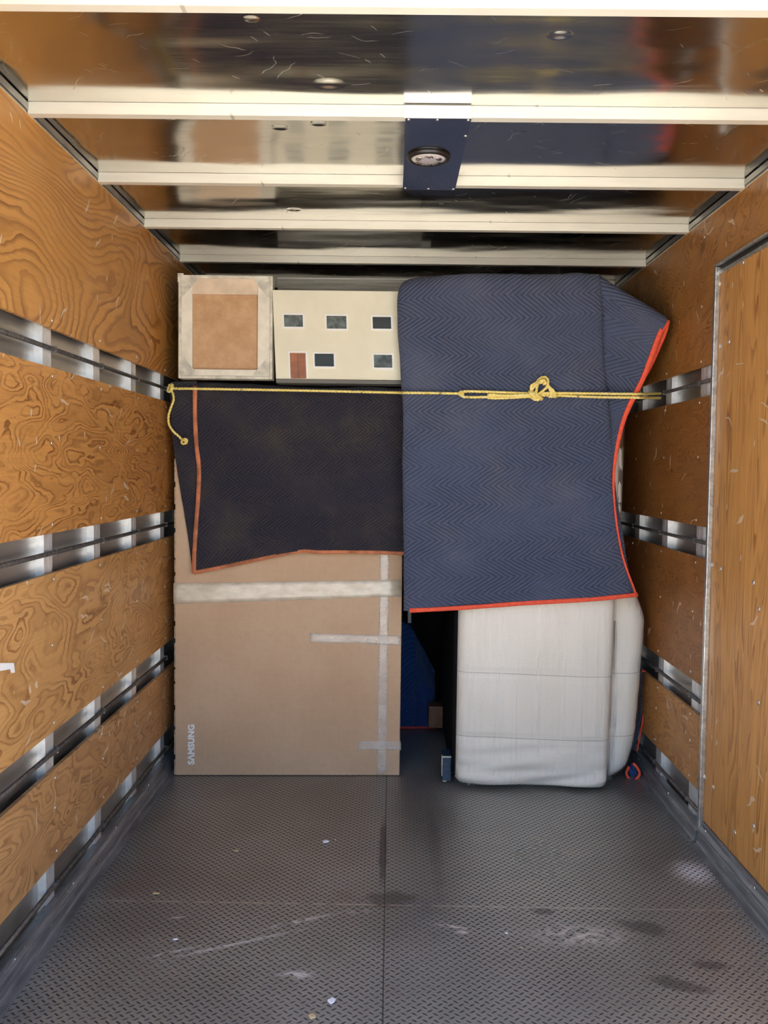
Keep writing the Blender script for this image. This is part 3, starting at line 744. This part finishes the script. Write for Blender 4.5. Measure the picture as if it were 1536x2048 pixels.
# ------------------------------------------------------------------ framed canvas (seen from the back) on the blanket
cvx0, cvx1 = P(356, 640, 3.55).x, P(545, 640, 3.55).x; cz0, cz1 = 1.636, P(450, 550, 3.55).z
cv = thing('stretched_canvas', 'painting turned backwards with pale wooden stretcher and brown backing board', 'painting', ((cvx0+cvx1)/2, 3.6, cz0))
yf_ = 3.552; yd = 3.62
def slab(mb, x0, x1, z0, z1, ya, yb): return mb.box((x0, ya, z0), (x1, yb, z1))
mb = MB(); t_ = .012
slab(mb, cvx0, cvx0+t_, cz0, cz1, yf_, yd); slab(mb, cvx1-t_, cvx1, cz0, cz1, yf_, yd); slab(mb, cvx0+t_, cvx1-t_, cz0, cz0+t_, yf_, yd); slab(mb, cvx0+t_, cvx1-t_, cz1-t_, cz1, yf_, yd)
obj('outer_wrap', mb, M_gusset, cv, bevel=.003)
ix0, ix1, iz0, iz1 = P(385, 600, 3.56).x, P(516, 600, 3.56).x, P(450, 739, 3.56).z, P(450, 589, 3.56).z
fx0, fx1, fz0, fz1 = cvx0+t_, cvx1-t_, cz0+t_, cz1-t_
for nm, (a, b, c, d), mt in (('stretcher_bar', (fx0, ix0, fz0, fz1), M_canvaswood), ('stretcher_bar', (ix1, fx1, fz0, fz1), M_canvaswood),
                         ('stretcher_bar', (ix0, ix1, fz0, iz0), M_canvaswood), ('stretcher_bar', (ix0, ix1, iz1, fz1), M_canvaswood2)):
    obj(nm, MB().box((a, yf_+.004, c), (b, yf_+.022, d)), mt, cv, bevel=.0015)
g_ = .072
for sx_, sz_ in ((fx0, fz0), (fx1, fz0), (fx0, fz1), (fx1, fz1)):
    a = 1 if sx_ == fx0 else -1; b = 1 if sz_ == fz0 else -1
    pts = [(sx_, yf_+.001, sz_), (sx_+a*g_*.9, yf_+.001, sz_), (sx_+a*g_*.85, yf_+.001, sz_+b*.012), (sx_+a*.012, yf_+.001, sz_+b*g_*.95), (sx_, yf_+.001, sz_+b*g_)]
    obj('corner_gusset', MB().prism(pts, (0, .003, 0)), M_gusset, cv)
obj('backing_board', MB().box((ix0-.005, yf_+.020, iz0-.005), (ix1+.005, yf_+.026, iz1+.005)), M_hardboard, cv)
obj('corner_chip', MB().box((cvx0-.002, yf_-.002, cz1-.03), (cvx0+.022, yf_+.02, cz1+.006)), M_gusset, cv, bevel=.002)

# ------------------------------------------------------------------ model house
hy = 3.545
def HP(x, y): return P(x, y, hy)
dh = thing('model_house', 'cream painted model house with six small openings beside the navy blanket', 'model house', (HP(675, 768).x, hy+.15, 1.63))
tl, tr, brr, bl_ = HP(545, 580), HP(801, 583), HP(806, 767), HP(552, 766)
brr.z = bl_.z = 1.638
wins = [(566, 604, 632, 657), (652, 692, 633, 660), (745, 782, 634, 659), (625, 664, 713, 740), (745, 782, 714, 741)]
door = (575, 607, 712, 766)
# front wall: grid of cells with holes
def hole_grid(mb, y_, th):
    xs = sorted(set([0, 1]+[(a-545)/258 for w in wins+[door] for a in w[:2]]))
    zs = sorted(set([0, 1]+[(a-580)/187 for w in wins+[door] for a in w[2:]]))
    def pt(u, v): a = tl.lerp(tr, u); b = bl_.lerp(brr, u); return a.lerp(b, v)
    for i in range(len(xs)-1):
        for j in range(len(zs)-1):
            uc, vc = (xs[i]+xs[i+1])/2*258+545, (zs[j]+zs[j+1])/2*187+580
            if any(w[0] < uc < w[1] and w[2] < vc < w[3] for w in wins+[door]): continue
            q_ = [pt(xs[i], zs[j]), pt(xs[i+1], zs[j]), pt(xs[i+1], zs[j+1]), pt(xs[i], zs[j+1])]
            mb.hexa(q_, [v+Vector((0, th, 0)) for v in q_])
    return pt
mb = MB(); pt = hole_grid(mb, hy, .006); obj('front_wall', mb, M_cream, dh)
mb = MB()
dd = Vector((0, .40, 0)); off = Vector((0, .0065, 0))
for a, b in ((tl, bl_), (brr, tr)):
    s_ = Vector((.006 if a is tl else -.006, 0, 0)); mb.hexa([a+off, b+off, b+off+s_, a+off+s_], [a+dd, b+dd, b+dd+s_, a+dd+s_])
mb.hexa([tl+off, tr+off, tr+off-Vector((0,0,.006)), tl+off-Vector((0,0,.006))], [tl+dd, tr+dd, tr+dd-Vector((0,0,.006)), tl+dd-Vector((0,0,.006))])
mb.box((tl.x+.01, hy+.39, 1.645), (tr.x-.01, hy+.396, tl.z-.01))
obj('side_walls', mb, M_cream, dh)
obj('base_board', MB().box((bl_.x-.0, hy+.004, 1.6225), (brr.x+.0, hy+.40, 1.6365)), M_creamedge, dh)
q_ = [HP(553, 757), HP(806, 758), brr, bl_]; obj('plinth_strip', MB().hexa([v-Vector((0,.003,0)) for v in q_], [v-Vector((0,.0003,0)) for v in q_]), M_cream, dh)
def UV(x, y): return pt((x-545)/258, (y-580)/187)
for k, w in enumerate(wins+[door]):
    isd = w is door
    a, b, c, d = UV(w[0], w[2]), UV(w[1], w[2]), UV(w[1], w[3]), UV(w[0], w[3])
    e = .0065
    A, B_, C_, D_ = a+Vector((-e,0,e)), b+Vector((e,0,e)), c+Vector((e,0,-e if not isd else 0)), d+Vector((-e,0,-e if not isd else 0))
    mb = MB(); f0 = Vector((0, -.0035, 0)); f1 = Vector((0, .004, 0))
    for q_ in ((A, B_, b, a), (B_, C_, c, b), (C_, D_, d, c), (D_, A, a, d)):
        if isd and q_[0] is C_: continue
        mb.hexa([v+f0 for v in q_], [v+f1 for v in q_])
    fo = obj('door_frame' if isd else 'window_frame', mb, M_winframe, dh)
    back = Vector((0, .0075 if not isd else .003, 0)); q_ = [a, b, c, d]
    if isd:
        obj('door_leaf', MB().hexa([v+back for v in q_], [v+back+Vector((0,.004,0)) for v in q_]), M_mdoor, dh)
        mx_ = (a+b)/2; mz = (d+c)/2
        obj('door_leaf', MB().hexa([mx_+back+Vector((-.0008,-.0008,-.003)), mx_+back+Vector((.0008,-.0008,-.003)), mz+back+Vector((.0008,-.0008,0)), mz+back+Vector((-.0008,-.0008,0))],
                                   [mx_+back+Vector((-.0008,.0008,-.003)), mx_+back+Vector((.0008,.0008,-.003)), mz+back+Vector((.0008,.0008,0)), mz+back+Vector((-.0008,.0008,0))]), M_cabinet, dh).name = 'door_gap'
    else:
        obj('window_pane', MB().hexa([v+back for v in q_], [v+back+Vector((0,.002,0)) for v in q_]), M_glass_dark if k in (2, 3) else M_glass_mid, fo)

# grey acrylic sheet behind the model house
a0, a1 = P(556, 557, 3.98), P(842, 557, 3.98)
ac = thing('acrylic_sheet', 'grey translucent sheet standing on edge behind the cream model house', 'sheet', ((a0.x+a1.x)/2, 3.98, 1.625))
obj('sheet_panel', MB().box((a0.x, 3.972, 1.625), (a1.x, 3.978, a0.z)), M_acryl, ac)
obj('top_lip', MB().box((a0.x, 3.966, a0.z-.003), (a1.x, 3.982, a0.z+.002)), M_winframe, ac)
obj('end_cap', MB().box((P(842, 555, 3.97).x, 3.960, a0.z-.006), (P(861, 555, 3.97).x, 3.99, a0.z+.008)), M_white, ac, bevel=.002)

# ------------------------------------------------------------------ sofa standing on its end
SX0, SX1 = P(911, 1500, 3.52).x, P(1222, 1400, 3.52).x
sf = thing('sofa', 'cream sofa standing on end in clear stretch film beside the right wall', 'sofa', (.62, 3.9, 0))
seams = [P(1000, 1349, 3.51).z, P(1000, 1477, 3.51).z, .95, 1.3, 1.62]
def f_front(q, c, h):
    if q.y < c.y-h.y*.9:
        u = (q.x-c.x)/h.x; t = (1-min(1, abs(u))**4)
        g = sum(math.exp(-((q.z-s_-.006*math.sin(q.x*5))/.009)**2) for s_ in seams)*.005
        q = q + Vector((0, -.012*t + g, 0))
        if q.z < .25: q = q+Vector((0, .014*noise.noise(Vector((q.x*4, 0, (q.z-.10*q.x)*24)))*(1-q.z/.25)*2, 0))
    if q.z < .08 : q = q+Vector((0, 0, .012*(1-(q.x-SX0)/(SX1-SX0))*(1-q.z/.08)))
    if q.x > c.x+h.x*.8: q = q+Vector((.018*math.sin(min(1, q.z/1.2)*PI*.5)*1-.012, 0, 0))
    return q
obj('arm_panel', MB().rbox((SX0, 3.515, .002), (SX1+.01, 3.90, 1.995), .040, (26, 10, 150), f_front), M_sofa, sf, smooth=True)
def f_back(q, c, h):
    zz = max(0, min(1, q.z/.75))
    up_ = max(0, min(1, (q.z-.66)/.30)); up_ = up_*up_*(3-2*up_)
    q = q + Vector(((.035*math.sin(zz*PI*.5)-.112*up_)*(1 if q.x > c.x else 0)-.012*(1-zz)-.045*max(0, 1-q.z/.22)**2, 0, 0))
    g = sum(math.exp(-((q.z-s_-.04)/.006)**2) for s_ in seams)*.004
    if q.y < c.y: q = q+Vector((0, .0+g+.004*noise.noise(Vector((q.x*9, 1, q.z*16))), 0))
    if q.x > c.x+h.x*.5: q = q+Vector((.004*noise.noise(Vector((4, q.y*9, q.z*14))), 0, 0))
    return q
SX2 = P(1279, 1400, 3.66).x
obj('back_cushion', MB().rbox((SX1-.05, 3.585, .012), (SX2-.026, 4.30, 1.97), .075, (16, 20, 130), f_back), M_sofa, sf, smooth=True)
obj('sofa_frame', MB().rbox((SX0+.012, 3.88, .006), (SX1-.04, 4.32, 1.99), .03, (10, 8, 30)), M_sofa, sf, smooth=True)
obj('dust_cover', MB().box((SX0-.012, 3.545, .045), (SX0+.014, 4.31, 1.96)), M_dust, sf, bevel=.004)
a, b = P(884, 1509, 3.60), P(911, 1563, 3.60)
obj('sofa_foot', MB().box((a.x, 3.575, .006), (SX0-.011, 3.675, a.z)), M_footblue, sf, bevel=.004, label='navy block foot with chipped pale edges')
a2 = P(857, 1412, 4.2)
obj('sofa_foot', MB().box((a2.x, 4.19, .045), (SX0-.011, 4.29, a2.z)), M_footbrown, sf, bevel=.004, label='brown wooden block foot')
obj('foot_edge', MB().box((a.x-.0015, 3.5725, a.z-.004), (SX0-.012, 3.577, a.z+.0015)).box((a.x-.0025, 3.5735, .03), (a.x+.001, 3.60, a.z)).box((a.x+.002, 3.5735, .006), (a.x+.018, 3.576, .011)), M_gusset, sf, bevel=.0008)
# film hugging the front and the right side
def f_film(q, c, h):
    u = q.z/1.9
    wob = .004*noise.noise(Vector((q.x*22, q.y*10, q.z*1.5)))
    if q.y < c.y-h.y*.85: q = q+Vector((0, -.010*(1-min(1, abs((q.x-c.x)/h.x))**4)+wob, 0))
    if q.x > c.x+h.x*.8: q = q+Vector((.020*math.sin(min(1, q.z/1.2)*PI*.5)-.012+wob, 0, 0))
    return q
obj('stretch_film', MB().rbox((SX0-.003, 3.508, .001), (SX1+.017, 3.91, 1.999), .044, (40, 10, 60), f_film), M_film, sf, smooth=True)
def f_film2(q, c, h):
    q = f_back(q, c, h); return q+Vector((0, -.003, 0)) if q.y < c.y else q
obj('stretch_film', MB().rbox((SX1-.05, 3.578, .008), (SX2-.022, 4.305, 1.975), .078, (16, 20, 100), f_film2), M_film, sf, smooth=True)
# bunched film in the fold between the two
mb = MB()
for k in range(5):
    x_ = P(1222+k*2.5, 1300, 3.58).x
    pts = [Vector((x_+.006*math.sin(z*7+k*1.7)+.004*noise.noise(Vector((k, z*9, 0)))-(.02*(1-min(1, z/.25)))*.6, 3.588-.010*(k % 2)+.006*math.sin(z*5+k), z)) for z in [0.02+i*.02 for i in range(34)]]
    mb.tube(pts, .0035, 5, sx=2.2)
obj('bunched_film', mb, M_film, sf, smooth=True)

# ------------------------------------------------------------------ big navy blanket over the sofa
nb = thing('moving_blanket', 'large navy quilted moving blanket with bright orange-red edge hanging over the sofa', 'blanket', (.5, 3.6, 2.03), 'quilted moving blankets')
FY = 3.462
L_ = [(812, 575), (812, 650), (812, 735), (815, 830), (817, 930), (818, 1030), (818, 1130), (820, 1221)]
C1 = [(935, 557), (935, 650), (938, 735), (942, 830), (948, 930), (952, 1030), (955, 1130), (960, 1213)]
C2 = [(1070, 556), (1072, 650), (1075, 735), (1080, 830), (1086, 930), (1092, 1030), (1100, 1125), (1108, 1203)]
R_ = [(1187, 557), (1192, 640), (1197, 725), (1205, 815), (1212, 915), (1222, 1010), (1238, 1105), (1250, 1193)]
T1 = [(1206, 566), (1212, 646), (1210, 730), (1212, 818), (1217, 915), (1225, 1010), (1240, 1105), (1262, 1191)]
T_ = [(1334, 640), (1316, 676), (1288, 752), (1248, 838), (1229, 930), (1229, 1010), (1244, 1108), (1272, 1189)]
TY = [3.425, 3.43, 3.44, 3.455, 3.452, 3.450, 3.452, 3.458]
WLf = [(806, 600), (798, 650), (805, 735), (812, 830), (816, 930), (817, 1030), (817, 1130), (819, 1221)]
ctrl = []
xs_ = (.15, .17, .32, .56, .79, .82, .86)
ctrl.append([Vector((x, 4.25, 2.02-(.05 if i in (0, 6) else 0))) for i, x in enumerate(xs_)])
ctrl.append([Vector((x, 3.85, 2.036-(.04 if i == 0 else .0)-(.05 if i == 6 else 0))) for i, x in enumerate((.15, .17, .32, .56, .79, .85, .96))])
ctrl.append([Vector((x, 3.56, z)) for x, z in ((.060, 1.985), (.088, 2.028), (.30, 2.040), (.56, 2.040), (.785, 2.040), (.84, 2.02), (1.045, 1.90))])
for k in range(8):
    bul = .006*math.sin(k*1.1)
    ctrl.append([P(*WLf[k], FY+.07), P(*L_[k], FY+.006), P(*C1[k], FY-.004+bul), P(*C2[k], FY-.006-bul), P(*R_[k], FY), P(*T1[k], FY+(.034 if k > 0 else .012)), P(*T_[k], TY[k])])
o, G = cloth('quilted_cloth', ctrl, 150, 190, M_navy, nb, seed=1.7, wr=.0028)
tr_ = [P(*T_[k], TY[k]-.001) for k in range(8)]
binding('binding_edge', tr_, M_bind_red, nb, w=.0095, t=.005, w2=.0038)
binding('binding_edge', [P(*p_, y_) for p_, y_ in (((1336, 641), 3.428), ((1331, 662), 3.45), ((1320, 690), 3.47), ((1302, 730), 3.47), ((1290, 752), 3.46))], M_bind_red, nb, w=.007, t=.004)
binding('binding_edge', [P(x, y, z_-.002) for x, y, z_ in ((819, 1221, FY+.006), (880, 1218, FY), (960, 1213, FY-.004), (1040, 1207, FY-.006), (1108, 1203, FY-.010), (1190, 1198, FY-.008), (1250, 1192, FY-.006), (1275, 1189, 3.466))], M_bind_red, nb, w=.0085, t=.005)

# ------------------------------------------------------------------ blue blanket in the dark gap behind
bb = thing('moving_blanket', 'royal blue quilted blanket with crimson edge in the dark gap between carton and sofa', 'blanket', (-.1, 4.5, .6), 'quilted moving blankets')
yb_ = 4.33
ctrl = [[Vector((-.55, 4.7, .55)), Vector((-.2, 4.7, .55)), Vector((.06, 4.7, .55)), Vector((.14, 4.7, .42)), Vector((.18, 4.7, .25)), Vector((.2, 4.7, .1))],
        [Vector((-.55, yb_+.05, .53)), Vector((-.2, yb_+.05, .53)), P(805, 1243, yb_+.05), P(835, 1280, yb_+.04), P(858, 1320, yb_+.04), P(870, 1345, yb_+.06)],
        [Vector((-.55, yb_, .50)), Vector((-.2, yb_, .50)), P(806, 1256, yb_), P(836, 1292, yb_), P(858, 1332, yb_), P(869, 1352, yb_+.02)]]
for y in (1375, 1400, 1430, 1454):
    ctrl.append([Vector((-.55, yb_-.01, P(800, y, yb_).z)), Vector((-.2, yb_-.01, P(800, y, yb_).z)), P(808, y, yb_-.015), P(835, y, yb_), P(856, y, yb_-.01), P(870, y, yb_+.02)])
cloth('quilted_cloth', ctrl, 60, 50, M_blue, bb, rot=True, seed=5.5, wr=.003)
binding('binding_edge', [Vector((-.55, yb_-.014, P(800, 1455, yb_).z)), P(800, 1455, yb_-.014), P(835, 1455, yb_-.014), P(870, 1455, yb_+.0)], M_bind_crim, bb, w=.006, t=.004)

# thin white board edge in the gap
wb = thing('white_board', 'thin white board standing on edge in the gap, just left of the big navy blanket', 'board', (P(818, 1200, 4.1).x, 4.2, .5))
obj('board_panel', MB().box((P(816, 1200, 4.32).x, 4.31, P(820, 1246, 4.31).z), (P(823, 1200, 4.32).x, 4.75, 1.75)), simple('grey_white_board', (.45, .47, .5), .5), wb, bevel=.001)

# ------------------------------------------------------------------ blanket tucked between sofa and right wall
tb = thing('moving_blanket', 'navy blanket rolled between the sofa and right wall, one orange-red loop on the floor', 'blanket', (1.0, 3.9, 0), 'quilted moving blankets')
yy = 3.74
ctrl = []
for (y, x0, x1) in ((1340, 1279, 1287), (1352, 1280, 1291), (1400, 1280, 1290), (1450, 1275, 1283), (1500, 1265, 1273)):
    ctrl.append([P(x0-30, y, yy+.16), P(x0-14, y, yy+.12), P(x1-4, y, yy+.03)])
cloth('quilted_cloth', ctrl, 10, 40, M_navy, tb, seed=9.9, wr=.001, thick=.004)
binding('binding_edge', [P(*q_, yy+.01) for q_ in ((1283, 1342), (1290, 1343), (1293, 1352), (1292, 1385), (1287, 1430), (1281, 1465), (1274, 1502))], M_bind_red, tb, w=.0035, t=.004)
lp = [(1258, 1533), (1253, 1545), (1257, 1556), (1266, 1561), (1274, 1557), (1279, 1547), (1274, 1535), (1266, 1526)]
binding('floor_loop', catmull([P(x, y, 3.665+.006*math.sin(i)) for i, (x, y) in enumerate(lp)], 40), M_bind_red, tb, w=.0055, t=.006)
ctrl = [[P(1262, 1526, 3.69), P(1267, 1525, 3.69), P(1272, 1530, 3.69)], [P(1257, 1540, 3.682), P(1266, 1540, 3.678), P(1275, 1545, 3.682)], [P(1260, 1551, 3.682), P(1266, 1555, 3.678), P(1272, 1552, 3.682)]]
cloth('folded_corner', ctrl, 10, 12, M_blue, tb, wr=.001, thick=.006)

# ------------------------------------------------------------------ rope
rp = thing('tie_down_rope', 'yellow braided rope tied across the load from wall to wall', 'rope', (0, 3.44, 1.62))
RR = .0050
def strand(pts, name='rope_strand', r=RR, step=.004, smooth=True):
    pts = catmull(pts, 24*len(pts)) if smooth else pts
    return obj(name, MB().tube(polyarc(pts, step), r, 12, lobes=3, twist=150), M_rope, rp, smooth=True)
RY = 3.440
strand([PX(335, 777, XL-.006), P(339, 776, 3.60), P(352, 777, 3.580), P(392, 777.5, 3.560), P(600, 781, 3.545), P(780, 785, 3.50), P(812, 785.5, RY+.004), P(860, 786, RY), P(925, 787, RY)])
strand([P(922, 787, RY-.004), P(928, 783, RY-.005), P(960, 783, RY-.004), P(1010, 785, RY-.004), P(1065, 787, RY-.006), P(1110, 786, RY-.006), P(1190, 787, RY-.004), P(1262, 788, RY-.012), P(1284, 788, RY-.004), PX(1321, 787, XR-.001)])
strand([P(922, 788, RY-.003), P(926, 793, RY-.006), P(945, 794.5, RY-.005), P(1000, 793, RY-.006), P(1065, 791, RY-.008), P(1110, 791, RY-.006), P(1190, 794, RY-.004), P(1262, 795, RY-.012), P(1284, 795.5, RY-.004), PX(1321, 796, XR-.001)])
strand([P(1065, 789, RY-.014), P(1010, 791, RY-.013), P(982, 789, RY-.010), P(976, 792, RY-.010), P(980, 796, RY-.010), P(1010, 796, RY-.010), P(1065, 793, RY-.012)])
# bow: loop, wraps, frayed bundle
lpq = [(1067, 788), (1062, 778), (1064, 770), (1072, 766), (1079, 758), (1088, 754), (1095, 758), (1096, 766), (1093, 775), (1084, 783), (1074, 790)]
strand([P(x, y, RY-.014-.006*math.sin(i)) for i, (x, y) in enumerate(lpq)], 'bow_loop')
lpq = [(1072, 789), (1073, 780), (1075, 770), (1080, 763), (1087, 760), (1091, 764), (1090, 768), (1086, 768)]
strand([P(x, y, RY-.024) for x, y in lpq], 'bow_loop')
lpq = [(1064, 779), (1068, 774), (1074, 768), (1082, 765), (1089, 763), (1095, 768), (1099, 776), (1104, 784), (1110, 791), (1106, 795)]
strand([P(x, y, RY-.020) for x, y in lpq], 'bow_loop')
for k, (dx, dz) in enumerate(((0, 0), (4, 1), (-4, 1), (8, 2))):
    strand([P(1062+dx, 781+dz, RY-.008), P(1064+dx, 784+dz, RY-.024), P(1070+dx, 791+dz, RY-.028), P(1076+dx, 796+dz*.5, RY-.018), P(1074+dx, 799, RY-.006)], 'knot_wrap', .0045)
strand([P(1062, 794, RY-.012), P(1067, 798, RY-.018), P(1075, 800, RY-.016), P(1081, 796, RY-.018)], 'knot_wrap', .0045)
for k in range(4):
    strand([P(1096+k*1.5, 772+k, RY-.018), P(1100+k*2, 780, RY-.022), P(1102+k*3, 788, RY-.020), P(1098+k*4.5, 795, RY-.014)], 'knot_wrap', .0042)
strand([P(919, 786, RY-.002), P(922, 783, RY-.010), P(926, 787, RY-.014), P(922, 791, RY-.008), P(918, 788, RY-.001)], 'splice_knot', .0045)
# left end: knot round the rail and hanging tail
KQ = P(341, 776, 3.588)
strand([KQ+Vector((-.004, -.004, .012)), KQ+Vector((.008, -.012, .004)), KQ+Vector((.004, -.010, -.012)), KQ+Vector((-.010, .0, -.012)), KQ+Vector((-.006, .008, .008)), KQ+Vector((.006, .0, .014)), KQ+Vector((.012, -.01, -.004))], 'rail_knot', .0055)
TYk = 3.572
tail = [P(341, 777, 3.582), P(346, 788, 3.576), P(347, 800, TYk), P(342, 815, TYk), P(337, 832, TYk), P(338, 848, TYk), P(346, 862, TYk), P(357, 872, TYk), P(367, 882, TYk)]
strand(tail, 'rope_tail', .0045)
strand([P(364, 879, TYk-.004), P(372, 878, TYk-.010), P(374, 884, TYk-.012), P(367, 888, TYk-.010), P(363, 883, TYk-.006), P(369, 880, TYk-.014), P(373, 888, TYk-.006)], 'tail_knot', .0042)

# ------------------------------------------------------------------ litter on the floor
def scrap(name, px_, py_, rx, ry, mat, label, cat, seed, h=.003, curl=.0):
    q_ = PZ(px_, py_, 0); rnd = random.Random(seed); n_ = 11; mb = MB()
    ring = [(q_.x+math.cos(2*PI*i/n_)*rx*rnd.uniform(.65, 1.1), q_.y+math.sin(2*PI*i/n_)*ry*rnd.uniform(.65, 1.1)) for i in range(n_)]
    b = 0
    for lev, s_ in ((0.0008, 1.0), (h*.7, .96), (h, .6)):
        mb.v += [(q_.x+(x-q_.x)*s_, q_.y+(y-q_.y)*s_, .0012+lev+curl*abs(x-q_.x)/rx*.5) for x, y in ring]
    mb.v.append((q_.x, q_.y, .0012+h*.9))
    for l in range(2):
        for i in range(n_): mb.f.append((l*n_+i, l*n_+(i+1) % n_, (l+1)*n_+(i+1) % n_, (l+1)*n_+i))
    for i in range(n_): mb.f.append((2*n_+i, 2*n_+(i+1) % n_, 3*n_))
    mb.f.append(tuple(range(n_-1, -1, -1)))
    return tag(obj(name, mb, mat, origin=(q_.x, q_.y, 0)), label, cat)
M_paint = simple('white_flake', (.86, .86, .88), .7); M_leaf = simple('tan_dry_leaf', (.62, .47, .24), .7, nscale=90, namp=.3)
scrap('paint_flake', 664, 2003, .011, .014, M_paint, 'round white paint flake on the floor near the photo bottom edge', 'debris', 1)
scrap('paint_flake', 651, 1685, .012, .010, M_paint, 'white curled flake on the floor in front of the carton', 'debris', 2, .006)
scrap('paint_flake', 671, 1681, .003, .004, M_paint, 'tiny white crumb just right of the curled flake', 'debris', 3)
scrap('dry_leaf', 625, 2035, .011, .010, M_leaf, 'tan dry leaf bit below the round white flake', 'debris', 4, .005)
scrap('dry_leaf', 472, 1703, .010, .006, M_leaf, 'small tan leaf bit on the left floor half', 'debris', 5, .004)
scrap('wood_chip', 312, 1788, .012, .008, M_leaf, 'slim tan wood chip near the left kick rail', 'debris', 6, .003)
scrap('paint_flake', 1013, 1868, .006, .006, M_paint, 'small white chip right of the floor seam crossing', 'debris', 8)
scrap('paint_flake', 1043, 1897, .005, .004, M_leaf, 'small cream chip on the right floor plate', 'debris', 9)
scrap('paint_flake', 351, 1880, .008, .006, M_paint, 'small white chip on the floor by the long paint scrape', 'debris', 10)
